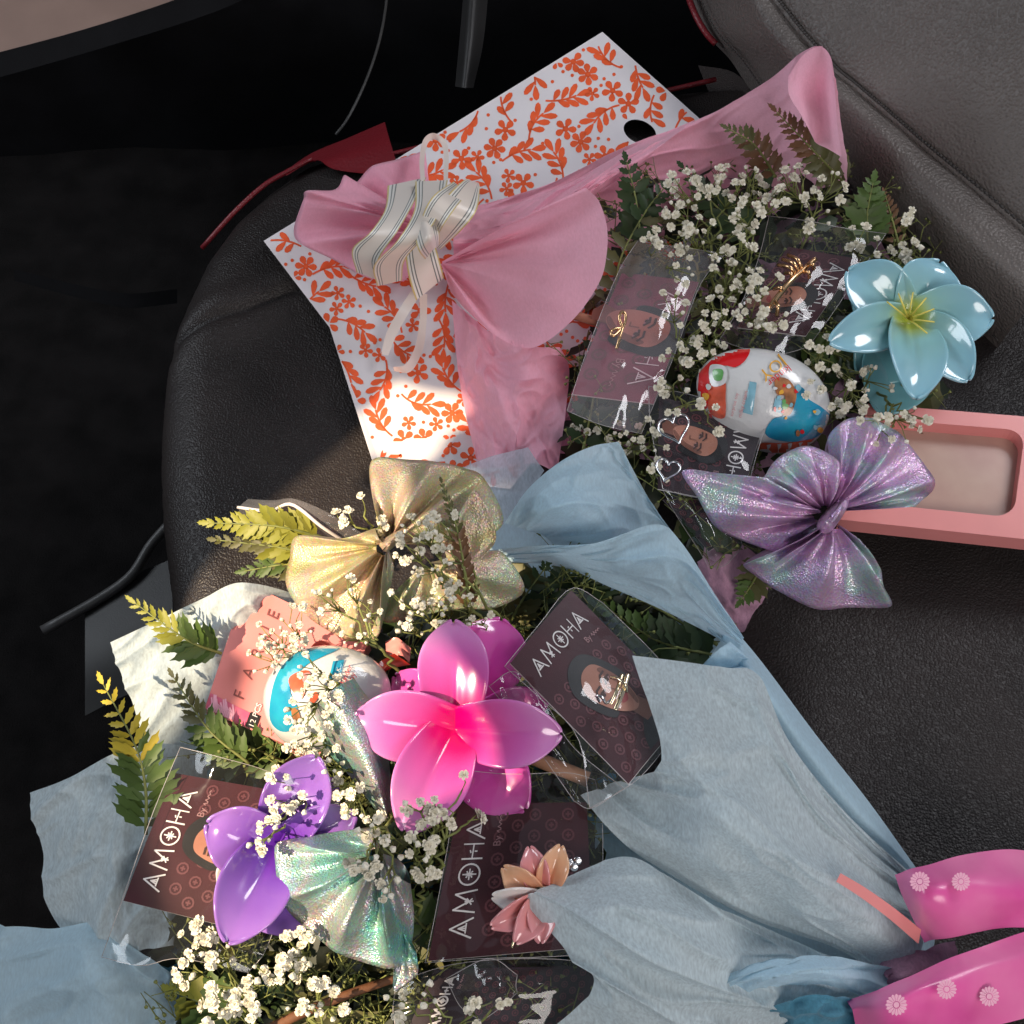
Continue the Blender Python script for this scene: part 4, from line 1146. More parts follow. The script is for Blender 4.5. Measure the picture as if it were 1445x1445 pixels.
def packet(label, tl, tr, br, bl, cardmat, sleeve, portrait=0.6, film='film', seed=0, lw=0.00075, lift=0.0, sleeve_first=False, px=0.55, ps=0.30, bend=0.0015):
    t = Thing('card_packet', label, 'card packet', P(*[(a + b + c + d) / 4 for a, b, c, d in zip(tl, tr, br, bl)]), 'printed cards in clear sleeves')
    c = Card(tl, tr, br, bl, bend)
    body = c.body('card', M[cardmat], t)
    w, h = c.w, c.h
    V, F = [], []
    # ring motifs in staggered rows
    rnd = random.Random(seed)
    sp = w * 0.15
    r_ = 0
    y = h * 0.10
    while y < h * 0.97:
        x = sp * (0.6 if r_ % 2 else 1.1)
        while x < w * 0.96:
            if y > h * 0.30 or False:
                ring = [(x + sp * 0.26 * math.cos(k * math.pi / 5), y + sp * 0.26 * math.sin(k * math.pi / 5)) for k in range(11)]
                c.strokes([ring, [(x - sp * .1, y), (x + sp * .1, y)], [(x, y - sp * .1), (x, y + sp * .1)]], sp * 0.09, 0.0002, V, F)
            x += sp
        y += sp * 0.8
        r_ += 1
    build('ring_motifs', V, F, M['ink_rose'], body, smooth=False)
    # lettering
    V, F = [], []
    lh = w * 0.135
    tot = sum(LET[k][0] for k in 'AMOHA') + 4 * 0.26
    lh = min(lh, w * 0.86 / tot)
    x = (w - tot * lh) / 2
    y0 = h * 0.10 + lh
    for k in 'AMOHA':
        adv, st = LET[k]
        c.strokes([[(x + a * lh, y0 - b * lh) for a, b in s_] for s_ in st[:1]], lw, 0.0004, V, F)
        c.strokes([[(x + a * lh, y0 - b * lh) for a, b in s_] for s_ in st[1:]], lw * 0.8, 0.00045, V, F)
        x += (adv + 0.26) * lh
    build('lettering', V, F, M['ink_white'], body, smooth=False)
    # small script line "By ..." under the name
    V, F = [], []
    tv, tf = text2d('By')
    sc = lh * 0.55
    bx, by = w * 0.70, y0 + lh * 0.85
    V += [c.mm(bx + a * sc, by - b * sc, 0.0004) for a, b in tv]
    F += tf
    c.strokes([[(bx + sc * 1.3 + k * sc * 0.13, by - sc * (0.25 + 0.25 * math.sin(k * 1.9) * (1 - k / 16))) for k in range(13)]], lw * 0.55, 0.0004, V, F)
    build('script_line', V, F, M['ink_script'], body, smooth=False)
    if portrait:
        cx, cy, s = w * px, h * portrait, w * ps
        E = lambda *a, **k: ellipse(*a, **k)
        rot_ = math.radians(-24 if seed % 2 else 18)
        cr_, sr_ = math.cos(rot_), math.sin(rot_)
        T_ = lambda pl: [(cx + (x - cx) * cr_ - (y - cy) * sr_, cy + (x - cx) * sr_ + (y - cy) * cr_) for x, y in pl]
        Q = lambda pl: T_([(cx + s * x, cy + s * y) for x, y in pl])
        c.shape('printed_shirt', [(min(max(x, .002), w - .002), min(y, h - .002)) for x, y in smoothpoly(Q([(-.95, 1.5), (-.8, 1.12), (-.3, .95), (.3, .95), (.85, 1.12), (1.0, 1.5)]), 4)], M['ink_hair'], body, 0.0004)
        c.shape('printed_hair', smoothpoly(Q([(-.56, .35), (-.66, -.25), (-.5, -.78), (.0, -1.0), (.5, -.8), (.66, -.25), (.58, .4), (.0, .3)]), 5), M['ink_hair'], body, 0.0005)
        c.shape('printed_neck', Q([(-.2, .55), (.2, .55), (.26, 1.05), (.0, 1.16), (-.26, 1.05)]), M['ink_shade'], body, 0.0006)
        c.shape('printed_face', smoothpoly(Q([(-.46, -.2), (-.36, -.52), (.0, -.66), (.36, -.52), (.46, -.2), (.40, .35), (.15, .74), (-.15, .74), (-.40, .35)]), 5), M['ink_skin'], body, 0.0008)
        c.shape('printed_cheek', smoothpoly(Q([(.30, -.3), (.455, -.2), (.40, .33), (.15, .72), (.02, .72), (.26, .3)]), 4), M['ink_shade'], body, 0.0009)
        for sg in (-1, 1):
            q = sg * .21
            c.shape('printed_eye', Q(ellipse(q, -.05, .11, .05, 0, 12)), M['ink_script'], body, 0.0011)
            c.shape('printed_iris', Q(ellipse(q, -.05, .052, .052, 0, 10)), M['ink_dark'], body, 0.0013)
            V, F = [], []
            c.strokes([Q([(q - .15, -.17), (q, -.23), (q + .15, -.18)]), Q([(q - .13, -.05), (q, -.11), (q + .13, -.05)])], s * .05, 0.0012, V, F)
            build('printed_brow', V, F, M['ink_dark'], body, smooth=False)
        c.shape('printed_lips', smoothpoly(Q([(-.17, .42), (-.05, .37), (.06, .37), (.18, .42), (0, .52)]), 4), M['ink_lip'], body, 0.0011)
        V, F = [], []
        c.strokes([Q([(.02, 0), (.07, .2), (-.04, .24)])], s * .03, 0.0011, V, F)
        build('printed_nose', V, F, M['ink_shade'], body, smooth=False)
    for k, sl_ in enumerate(sleeve):
        sheet('clear_sleeve', sl_, M[film], t, 26, 26, [(0.0022, 5, 4), (0.0009, 14, 11)], seed=seed + k * 3)
        # welded edge of the sleeve
        R = [pts3(r) for r in sl_]
        for e in ([r[0] for r in R], [r[-1] for r in R], R[0], R[-1]):
            tube('sleeve_edge', [q + N * 0.0006 for q in e], 0.00016, M['film_edge'], t, n=4, samples=14)
    return t, c

M['film_edge'] = pmat('cellophane_edge', (0.42, 0.39, 0.39), rough=0.15, coat=0.5)

# blue bouquet cards
packet('maroon printed card in clear sleeve half under the purple flower clip', (174, 1271, .052), (247, 1091, .056), (402, 1118, .056), (338, 1312, .050), 'maroon',
       [[[(255, 1054, .066), (310, 1068, .072), (378, 1088, .068), (440, 1120, .060)], [(215, 1150, .062), (280, 1168, .062), (350, 1180, .062), (420, 1200, .060)], [(172, 1272, .060), (240, 1290, .060), (310, 1306, .058), (380, 1330, .052)], [(144, 1350, .050), (200, 1362, .060), (255, 1352, .060), (350, 1372, .046)]]], 0.60, seed=2, px=0.52, ps=0.27)
packet('maroon printed card with gold hair clip leaning against the grey blue flap', (720, 936, .084), (806, 833, .072), (975, 1003, .060), (887, 1106, .096), 'maroon',
       [[[(712, 940, .090), (760, 882, .085), (806, 830, .078), (850, 850, .072)], [(762, 985, .094), (815, 940, .090), (868, 895, .080), (930, 930, .066)], [(815, 1040, .098), (850, 1010, .094), (905, 980, .084), (960, 980, .066)], [(832, 1140, .098), (885, 1110, .102), (920, 1078, .090), (975, 1005, .066)]],
        [[(690, 968, .080), (728, 948, .084), (775, 1000, .090)], [(740, 1030, .086), (775, 1050, .088), (810, 1055, .092)], [(810, 1130, .084), (835, 1140, .086), (880, 1112, .090)]]], 0.56, seed=5, px=0.50, ps=0.36)
packet('maroon printed card carrying the peach daisy clip beside the mint bow', (604, 1356, .058), (648, 1134, .062), (828, 1132, .062), (836, 1336, .058), 'maroon',
       [[[(640, 1085, .060), (720, 1092, .070), (800, 1090, .066), (840, 1100, .062)], [(640, 1140, .068), (700, 1150, .069), (780, 1150, .068), (850, 1160, .064)], [(618, 1270, .066), (690, 1275, .066), (770, 1270, .066), (850, 1270, .062)], [(600, 1358, .062), (680, 1352, .068), (760, 1350, .066), (850, 1345, .062)]]], 0, seed=8)
packet('card in crumpled clear sleeve at the bottom under the peach daisy card', (572, 1462, .040), (612, 1368, .044), (842, 1362, .046), (832, 1480, .040), 'darkcard',
       [[[(560, 1385, .050), (640, 1360, .062), (740, 1352, .060), (830, 1358, .056), (850, 1380, .050)], [(555, 1430, .050), (650, 1400, .058), (740, 1395, .064), (820, 1400, .056), (850, 1410, .05)], [(570, 1490, .046), (650, 1480, .050), (740, 1480, .050), (820, 1480, .050), (850, 1480, .046)]],
        [[(630, 1380, .066), (690, 1352, .074), (730, 1375, .068)], [(650, 1420, .062), (700, 1396, .078), (728, 1390, .066)], [(680, 1440, .060), (708, 1420, .066), (730, 1400, .060)]]], 0, seed=11)
# pink bouquet cards
packet('rose tinted printed card with a bronze bow pin tucked by the pink flap', (986, 398, .056), (922, 570, .060), (806, 556, .056), (878, 384, .054), 'rosecard',
       [[[(900, 340, .062), (950, 348, .072), (1024, 358, .064)], [(872, 385, .062), (925, 395, .064), (988, 402, .062)], [(830, 490, .064), (890, 500, .066), (950, 505, .064)], [(800, 580, .062), (850, 600, .068), (905, 612, .060)]]], 0.50, 'film_pink', seed=14, px=0.45, ps=0.28)
packet('dark printed card with a gold leaf hair clip beside the blue flower', (1214, 366, .056), (1137, 474, .058), (1040, 462, .054), (1112, 348, .054), 'maroon',
       [[[(1085, 305, .062), (1140, 312, .074), (1190, 322, .072), (1250, 330, .062)], [(1070, 365, .062), (1120, 366, .066), (1165, 368, .066), (1222, 372, .062)], [(1045, 430, .062), (1080, 436, .064), (1120, 440, .064), (1172, 446, .060)], [(1015, 480, .056), (1060, 495, .066), (1100, 500, .066), (1140, 490, .058)]]], 0.62, seed=17, px=0.62, ps=0.26)
packet('charcoal printed card with silver heart earrings below the chocolate egg', (1080, 590, .066), (1044, 712, .062), (928, 690, .058), (930, 560, .062), 'darkcard',
       [[[(915, 545, .066), (970, 556, .070), (1030, 572, .072), (1084, 588, .072)], [(918, 600, .066), (965, 610, .068), (1020, 628, .070), (1068, 640, .070)], [(935, 690, .062), (970, 700, .064), (1010, 705, .066), (1048, 714, .066)]]], 0.60, seed=20, px=0.42, ps=0.30)
packet('dark card in a shiny crumpled sleeve between blue wrap and lilac bow', (1000, 690, .040), (1040, 752, .036), (1000, 778, .030), (935, 705, .034), 'darkcard',
       [[[(925, 670, .044), (965, 680, .050), (1000, 690, .046)], [(950, 720, .042), (990, 730, .054), (1020, 730, .046)], [(985, 775, .036), (1010, 785, .050), (1045, 762, .042)], [(1000, 800, .030), (1022, 798, .036), (1045, 775, .036)]]], 0, seed=23)

# loose pink film at the far side of the cream bow
t = Thing('film_wrapper', 'folded pink tinted clear wrapper standing on the seat by the yellow fern', 'wrapper', P(420, 730, .0))
sheet('front_film', [[(336, 716, .030), (380, 720, .048), (412, 712, .062), (450, 740, .060), (496, 768, .05)], [(350, 704, .026), (385, 706, .046), (415, 704, .066), (460, 722, .064), (520, 758, .05)]], M['film_pink'], t, 10, 30, [(0.001, 6, 3)])
sheet('back_film', [[(336, 716, .032), (380, 722, .044), (412, 713, .060), (450, 742, .058), (496, 770, .05)], [(350, 770, .004), (390, 775, .004), (420, 770, .004), (455, 780, .004), (500, 790, .004)]], M['film_pink'], t, 10, 30, [(0.001, 6, 3)])
tube('film_rim', pts3([(336, 716, .032), (380, 721, .050), (412, 712, .064), (455, 744, .062), (496, 770, .05)]), 0.0009, M['cardedge'], t, n=6, samples=24)

# ------------------------------------------------------------------ jewellery on the cards
def wire(t, name, pts, r, mat, samples=40):
    return tube(name, pts3(pts), r, M[mat], t, n=7, samples=samples)

t = Thing('hair_clip', 'slim pale gold hair clip on the card by the grey blue flap', 'hair clip', P(868, 980, .098))
wire(t, 'bar', [(886, 952, .102), (878, 978, .103), (868, 1002, .101)], 0.0011, 'palegold')
wire(t, 'bar', [(878, 952, .102), (870, 976, .104), (862, 994, .102)], 0.0009, 'palegold')
wire(t, 'hook', [(862, 956, .101), (872, 958, .105), (882, 966, .106), (884, 976, .102)], 0.0008, 'palegold')
wire(t, 'spring', [(846, 990, .099), (842, 982, .103), (850, 984, .104), (856, 992, .101), (868, 982, .101)], 0.0007, 'silver')

t = Thing('hair_pin', 'bronze wire bow hair pin on the rose tinted card', 'hair pin', P(880, 460, .064))
wire(t, 'wire_loop', [(878, 462, .070), (874, 448, .072), (878, 440, .073), (883, 446, .072), (879, 462, .070), (868, 464, .071), (862, 468, .071), (866, 474, .071), (878, 463, .070)], 0.0009, 'gold')
wire(t, 'pin', [(870, 492, .068), (874, 478, .070), (879, 462, .071)], 0.0008, 'gold')

t = Thing('hair_clip', 'ornate gold leaf hair clip on the dark card near the blue flower', 'hair clip', P(1110, 405, .066))
wire(t, 'bar', [(1082, 440, .068), (1098, 418, .072), (1116, 396, .074), (1134, 380, .072), (1150, 366, .070)], 0.0016, 'gold')
for k, (a, b) in enumerate([((1128, 384), (1104, 366)), ((1124, 388), (1098, 374)), ((1132, 380), (1112, 360)), ((1118, 394), (1108, 386)), ((1088, 432), (1074, 446)), ((1094, 426), (1096, 446)), ((1140, 374), (1148, 380)), ((1104, 412), (1092, 408)), ((1134, 384), (1142, 392))]):
    wire(t, 'leaf_wire', [(a[0], a[1], .072), ((a[0] + b[0]) / 2 + 3, (a[1] + b[1]) / 2 - 4, .076), (b[0], b[1], .071)], 0.0011, 'gold', 14)

for nm_, lab, cx, cy, s, a in (('heart_earring', 'larger silver open heart earring at the top of the charcoal card', 952, 604, 22, -0.3), ('heart_earring', 'smaller silver open heart earring hanging left of the charcoal card', 942, 662, 17, 0.25)):
    t = Thing(nm_, lab, 'earring', P(cx, cy, .070))
    pts = []
    for k in range(29):
        q = 2 * math.pi * k / 28
        x = 16 * math.sin(q) ** 3 / 16; y = -(13 * math.cos(q) - 5 * math.cos(2 * q) - 2 * math.cos(3 * q) - math.cos(4 * q)) / 16
        pts.append((cx + s * (x * math.cos(a) - y * math.sin(a)), cy + s * (x * math.sin(a) + y * math.cos(a)), .075))
    tube('heart_wire', pts3(pts), 0.0007, M['silver'], t, n=6, samples=60)
    wire(t, 'post', [(cx - s * .1, cy - s * .5, .070), (cx - s * .1, cy - s * .6, .075)], 0.0006, 'silver', 6)

# ------------------------------------------------------------------ chocolate eggs
class Egg:
    def __init__(s, c, ax, a, b, h):
        s.c = P(c[0], c[1], h)
        d = P(ax[0], ax[1], h) - s.c
        d = d - N * d.dot(N)
        s.x = d.normalized(); s.z = N; s.y = s.z.cross(s.x)
        s.a, s.b = a, b
    def r(s, t):
        return s.b * math.sqrt(max(0, 1 - t * t)) * (1 + 0.10 * t)
    def mesh(s, name, mat, parent):
        V, F = [], []
        n, m = 28, 40
        for i in range(n + 1):
            t = -math.cos(math.pi * i / n)
            for j in range(m):
                q = 2 * math.pi * j / m
                V.append(s.c + s.x * (s.a * t) + (s.y * math.cos(q) + s.z * math.sin(q) * 0.85) * s.r(t))
        for i in range(n):
            for j in range(m):
                F.append((i * m + j, (i + 1) * m + j, (i + 1) * m + (j + 1) % m, i * m + (j + 1) % m))
        return build(name, V, F, mat, parent)
    def hit(s, px, py, off):
        """where the photo pixel meets the egg's near face."""
        d = ray(px, py).normalized()
        lo, best = 0, None
        t0 = (s.c - CAM).dot(d) - s.a * 1.3
        st = s.a * 2.2 / 70
        def inside(p):
            q = p - s.c
            t = q.dot(s.x) / s.a
            if abs(t) >= 1: return False
            return (q.dot(s.y)) ** 2 + (q.dot(s.z) / 0.85) ** 2 < s.r(t) ** 2
        prev = t0
        for k in range(70):
            tt = t0 + st * k
            if inside(CAM + d * tt):
                a, b = prev, tt
                for _ in range(14):
                    m = (a + b) / 2
                    if inside(CAM + d * m): b = m
                    else: a = m
                return CAM + d * (a - off)
            prev = tt
        return None
    def decal(s, name, poly, mat, parent, off=0.0006, sm=5, step=5):
        pl = smoothpoly(poly, sm) if sm else poly
        v2, f2 = cdt(pl, (), step)
        s._put(name, v2, f2, mat, parent, off)
    def text(s, name, string, org, ang, size, mat, parent, off=0.0012):
        tv, tf = text2d(string)
        ca, sa = math.cos(ang), math.sin(ang)
        v2 = [(org[0] + size * (x * ca + y * sa), org[1] + size * (x * sa - y * ca)) for x, y in tv]
        s._put(name, v2, tf, mat, parent, off)
    def _put(s, name, v2, f2, mat, parent, off):
        H = [s.hit(x, y, off) for x, y in v2]
        idx, V = {}, []
        for i, p in enumerate(H):
            if p is not None:
                idx[i] = len(V); V.append(p)
        F = [tuple(idx[i] for i in f) for f in f2 if all(i in idx for i in f)]
        if F:
            build(name, V, F, mat, parent)

t = Thing('chocolate_egg', 'wrapped chocolate egg, red end and blue end, among white flowers in pink bouquet', 'chocolate egg', P(1076, 565, .03))
e = Egg((1076, 563), (1160, 594), 0.0365, 0.0262, .066)
body = e.mesh('egg_foil', M['eggwhite'], t)
e.decal('red_panel', [(985, 545), (990, 515), (1012, 495), (1040, 488), (1058, 492), (1052, 508), (1038, 518), (1024, 516), (1010, 520), (1000, 545), (998, 575), (985, 575)], M['egg_red'], body)
e.decal('orange_panel', [(1002, 540), (1022, 535), (1024, 560), (1022, 590), (1000, 580)], M['egg_orange'], body)
e.decal('clover_panel', [(1002, 516), (1024, 518), (1024, 540), (1004, 544)], M['eggwhite'], body, .0009)
e.decal('clover', [(1006, 522), (1020, 522), (1018, 536), (1008, 536)], M['egg_green'], body, .0012)
e.decal('blue_end', [(1080, 612), (1090, 592), (1106, 586), (1116, 568), (1120, 546), (1134, 548), (1140, 562), (1160, 575), (1172, 588), (1166, 606), (1140, 622), (1100, 622)], M['egg_blue'], body)
e.decal('striped_band', [(1072, 626), (1110, 625), (1150, 618), (1170, 604), (1160, 630), (1120, 645), (1078, 642)], M['egg_orange'], body, .0007)
e.decal('printed_sweet', [(1094, 535), (1112, 535), (1124, 556), (1116, 584), (1104, 584), (1108, 560), (1096, 556)], M['egg_brown'], body, .0010)
e.decal('label_strip', [(1058, 538), (1068, 540), (1062, 586), (1048, 582)], M['egg_pale'], body, .0009, 0)
e.decal('printed_box', [(1094, 562), (1106, 566), (1104, 584), (1090, 580)], M['egg_pale'], body, .0009, 0)
rr = random.Random(3)
for k in range(26):
    if k < 14:
        x, y = rr.uniform(1090, 1128), rr.uniform(528, 590)
    else:
        x, y = rr.choice([(rr.uniform(994, 1022), rr.uniform(545, 588)), (rr.uniform(1120, 1160), rr.uniform(575, 612))])
    r_ = rr.uniform(2.0, 5.0)
    e.decal('printed_fleck', [(x + r_ * rr.uniform(.6, 1.3) * math.cos(a), y + r_ * rr.uniform(.6, 1.3) * math.sin(a)) for a in (0, 1.26, 2.5, 3.8, 5.0)], M[rr.choice(['egg_brown', 'egg_yel', 'egg_red', 'egg_pale', 'eggwhite', 'egg_green'])], body, .0012 + .00003 * k, 3, 3)
for k in range(6):
    x = 1082 + 15 * k
    e.decal('band_stripe', [(x, 628 - k), (x + 6, 627 - k), (x + 3, 642 - 2 * k), (x - 3, 643 - 2 * k)], M['eggwhite'], body, .0011, 0, 4)
dirA = math.atan2(28, -35)
e.text('logo_word', 'kinder', (1112, 514), dirA, 15, M['egg_red'], body)
e.text('logo_word', 'JOY', (1102, 500), dirA, 25, M['egg_yel'], body, .0014)
e.text('small_print', 'milky cream', (1046, 590), math.radians(-76), 8, M['egg_pink'], body)
e.text('small_print', 'surprise toy', (1034, 588), math.radians(-76), 7, M['egg_pink'], body)

t = Thing('chocolate_egg', 'wrapped chocolate egg with blue end resting on the pink carton in blue bouquet', 'chocolate egg', P(470, 985, .04))
e = Egg((462, 984), (388, 1000), 0.0300, 0.0245, .066)
body = e.mesh('egg_foil', M['eggwhite'], t)
e.decal('blue_end', [(380, 1010), (386, 965), (402, 935), (430, 915), (468, 905), (480, 914), (456, 926), (436, 936), (424, 946), (412, 958), (409, 972), (414, 988), (420, 1002), (410, 1030), (392, 1030)], M['egg_blue'], body)
e.decal('printed_sweet', [(407, 960), (416, 950), (434, 946), (440, 958), (432, 966), (430, 978), (424, 986), (414, 978)], M['egg_orange'], body, .0009)
e.decal('printed_sweet', [(426, 952), (438, 950), (437, 963), (429, 964)], M['egg_pink'], body, .0012)
e.decal('printed_sweet', [(436, 984), (446, 976), (449, 984), (441, 993)], M['egg_orange'], body, .0009)
e.decal('printed_sweet', [(411, 1000), (420, 1002), (424, 1018), (414, 1016)], M['egg_brown'], body, .0009)
e.decal('label_strip', [(470, 933), (486, 931), (478, 964), (464, 958)], M['egg_blue'], body, .0009, 0)
e.text('label_text', 'MILK', (474, 961), math.radians(-68), 9, M['eggwhite'], body, .0014)
e.text('logo_word', 'kinder', (486, 966), math.radians(-66), 11, M['egg_red'], body)
e.text('logo_word', 'joy', (497, 964), math.radians(-66), 12, M['egg_red'], body)

# ------------------------------------------------------------------ pink cartons
def carton(label, tl, tr, br, bl, win, depth, winmat, group=None):
    t = Thing('accessory_carton', label, 'carton', P(*[(a + b + c + d) / 4 for a, b, c, d in zip(tl, tr, br, bl)]), group)
    c = Card(tl, tr, br, bl, 0)
    outer = [(0, 0), (c.w, 0), (c.w, c.h), (0, c.h)]
    v2, f2 = cdt(outer, [win], 0)
    V = [c.mm(x, y, 0) for x, y in v2]
    F = list(f2)
    for ring, dp in ((outer, depth), (win, depth * 0.8)):
        b = len(V); m = len(ring)
        V += [c.mm(x, y, -0.00002) for x, y in ring] + [c.mm(x, y, -dp) for x, y in ring]
        F += [(b + i, b + (i + 1) % m, b + m + (i + 1) % m, b + m + i) for i in range(m)]
    box = build('carton_face', V, F, M['box'], t, smooth=False)
    v2, f2 = cdt([(0.0005, 0.0005), (c.w - .0005, 0.0005), (c.w - .0005, c.h - .0005), (0.0005, c.h - .0005)])
    build('carton_inside', [c.mm(x, y, -depth * 0.8) for x, y in v2], f2, M[winmat], t, smooth=False)
    return t, c, box

def rrect(x0, y0, x1, y1, r, n=6):
    out = []
    for cx, cy, a0 in ((x1 - r, y1 - r, 0), (x0 + r, y1 - r, 90), (x0 + r, y0 + r, 180), (x1 - r, y0 + r, 270)):
        for k in range(n + 1):
            a = math.radians(a0 + 90 * k / n)
            out.append((cx + r * math.cos(a), cy + r * math.sin(a)))
    return out

tl, tr, br, bl = (288, 1002, .046), (348, 822, .052), (520, 905, .052), (450, 1070, .046)
cc = Card(tl, tr, br, bl, 0)
t, c, box = carton('pink carton with window and grey lettering under baby\'s breath in blue bouquet', tl, tr, br, bl, rrect(cc.w * .10, cc.h * .62, cc.w * .86, cc.h * .95, .008), .012, 'box_in')
for k, ch in enumerate('FARUE'):
    tv, tf = text2d(ch)
    sc = 0.0085
    x0 = c.w * (0.17 + 0.165 * k); y0 = c.h * (0.275 + 0.01 * k)
    build('lettering', [c.mm(x0 + a * sc, y0 - b * sc, 0.0005) for a, b in tv], tf, M['ink_grey'], box, smooth=False)
st_ = c.shape('sticker', [(.0006, .0006), (c.w * .13, .0006), (c.w * .11, c.h * .36), (.0006, c.h * .36)], M['sticker'], t, .0004)
V, F = [], []
for k in range(14):
    u = k / 13
    c.strokes([[(c.w * (.10 + .03 * math.sin(k)), c.h * .03 + c.h * .18 * u), (c.w * .06, c.h * (.05 + .19 * u)), (c.w * .015, c.h * (.03 + .22 * u))]], .0009, .0007, V, F)
build('sticker_pattern', V, F, M['satin_print'], box, smooth=False)
c.shape('black_tag', [(.0006, c.h * .365), (c.w * .12, c.h * .365), (c.w * .12, c.h * .45), (.0006, c.h * .45)], M['ink_hair'], t, .0005)
tv, tf = text2d('12 PCS')
build('tag_text', [c.mm(c.w * .012 + a * .0042, c.h * .43 - b * .0042, .0009) for a, b in tv], tf, M['ink_white'], box, smooth=False)

tl, tr, br, bl = (1185, 733, .040), (1225, 570, .046), (1600, 600, .046), (1590, 776, .040)
cc = Card(tl, tr, br, bl, 0)
t, c, box = carton('pink carton with tan window under the lilac bow near the backrest', tl, tr, br, bl, rrect(cc.w * .16, cc.h * .05, cc.w * .88, cc.h * .6, .010), .012, 'box_tan')

# ------------------------------------------------------------------ iridescent bows
t = Thing('hair_bow', 'lilac iridescent hair bow resting on the edge of the pink bouquet', 'hair bow', P(1172, 727, .04))
K = (1174, 722, .074)
lobe('loop', K, [(1290, 715, .070), (1318, 690, .074), (1306, 655, .080), (1272, 615, .084), (1240, 594, .086), (1200, 590, .084), (1170, 615, .080), (1176, 660, .078)], M['lame_lilac'], t, 5, .0042, .016, .014, .10, seed=1)
lobe('loop', (1166, 722, .076), [(1194, 676, .090), (1182, 650, .092), (1144, 629, .090), (1104, 642, .086), (1076, 676, .080), (1072, 705, .074), (1100, 735, .070)], M['lame_lilac'], t, 4.5, .0042, .018, .014, .10, seed=2)
lobe('tail', (1164, 730, .068), [(1080, 674, .090), (1020, 668, .088), (964, 664, .084), (984, 702, .074), (1008, 742, .064), (1045, 762, .056), (1096, 779, .052), (1120, 775, .05)], M['lame_lilac'], t, 2.4, .0035, .010, .006, .10, seed=3)
lobe('loop', (1176, 734, .076), [(1108, 782, .070), (1090, 796, .066), (1048, 796, .056), (1070, 815, .050), (1098, 834, .050), (1150, 859, .048), (1200, 858, .050), (1256, 855, .052), (1248, 825, .060), (1238, 795, .066), (1216, 762, .070)], M['lame_lilac'], t, 4.5, .0045, .018, .016, .10, seed=4)
lobe('knot', (1172, 728, .094), [(1186, 708, .080), (1198, 700, .078), (1196, 716, .080), (1184, 736, .080), (1170, 752, .078), (1156, 750, .078), (1158, 736, .080), (1172, 718, .080), (1186, 706, .08)], M['lame_lilac'], t, 1, .0006, .004, .012, .06, seed=5, nv=40)

t = Thing('hair_bow', 'cream gold iridescent hair bow above the pink plumeria in blue bouquet', 'hair bow', P(548, 766, .05))
lobe('loop', (548, 768, .082), [(560, 722, .078), (535, 712, .076), (524, 690, .078), (526, 648, .084), (575, 648, .090), (612, 651, .092), (655, 660, .088), (684, 676, .084), (710, 738, .070), (660, 770, .07)], M['lame_cream'], t, 3.6, .0045, .016, .012, .10, seed=6)
lobe('tail', (600, 800, .078), [(648, 742, .096), (668, 692, .104), (690, 722, .098), (700, 760, .090), (682, 786, .086), (660, 810, .082), (640, 812, .08)], M['lame_cream'], t, 1.2, .002, .004, .004, .3, seed=7)
lobe('loop', (600, 795, .078), [(650, 792, .080), (690, 778, .082), (714, 784, .080), (740, 832, .070), (700, 858, .066), (655, 860, .064), (600, 868, .064), (545, 878, .062), (540, 850, .066)], M['lame_cream'], t, 3.5, .004, .012, .010, .10, seed=8)
lobe('loop', (545, 770, .084), [(530, 745, .080), (480, 760, .080), (420, 756, .076), (407, 790, .074), (404, 826, .072), (432, 868, .068), (470, 895, .066), (505, 906, .066), (532, 900, .066), (545, 860, .070), (556, 800, .076)], M['lame_cream'], t, 4.6, .0045, .018, .014, .10, seed=9)
lobe('knot', (552, 764, .100), [(540, 776, .088), (535, 768, .088), (545, 758, .088), (562, 748, .088), (572, 744, .088), (574, 752, .088), (562, 766, .088), (548, 778, .088), (540, 778, .088)], M['lame_cream'], t, 1, .0006, .004, .010, .06, seed=10, nv=40)

t = Thing('hair_bow', 'mint iridescent hair bow between purple flower and peach daisy card', 'hair bow', P(530, 1205, .05))
lobe('loop', (536, 1200, .086), [(530, 1168, .080), (470, 1176, .084), (420, 1184, .086), (389, 1192, .086), (388, 1228, .084), (396, 1262, .080), (412, 1295, .076), (455, 1330, .070), (500, 1356, .066), (545, 1366, .062), (575, 1352, .060), (584, 1300, .062), (580, 1245, .068)], M['lame_mint'], t, 5, .0045, .014, .014, .10, seed=11)
lobe('tail', (560, 1300, .064), [(556, 1362, .066), (556, 1398, .060), (576, 1388, .060), (590, 1372, .060), (588, 1345, .066)], M['lame_mint'], t, 1, .001, .003, .003, .3, seed=12)
sheet('tail', [[(436, 1018, .066), (464, 1062, .068), (498, 1100, .070), (542, 1160, .074)], [(452, 990, .096), (486, 1030, .094), (516, 1078, .090), (546, 1154, .078)], [(478, 968, .098), (508, 1010, .092), (530, 1062, .086), (549, 1150, .076)], [(520, 948, .070), (540, 1000, .068), (548, 1060, .068), (553, 1146, .072)]], M['lame_mint'], t, 18, 30, [(.002, 4, 3)], seed=2)

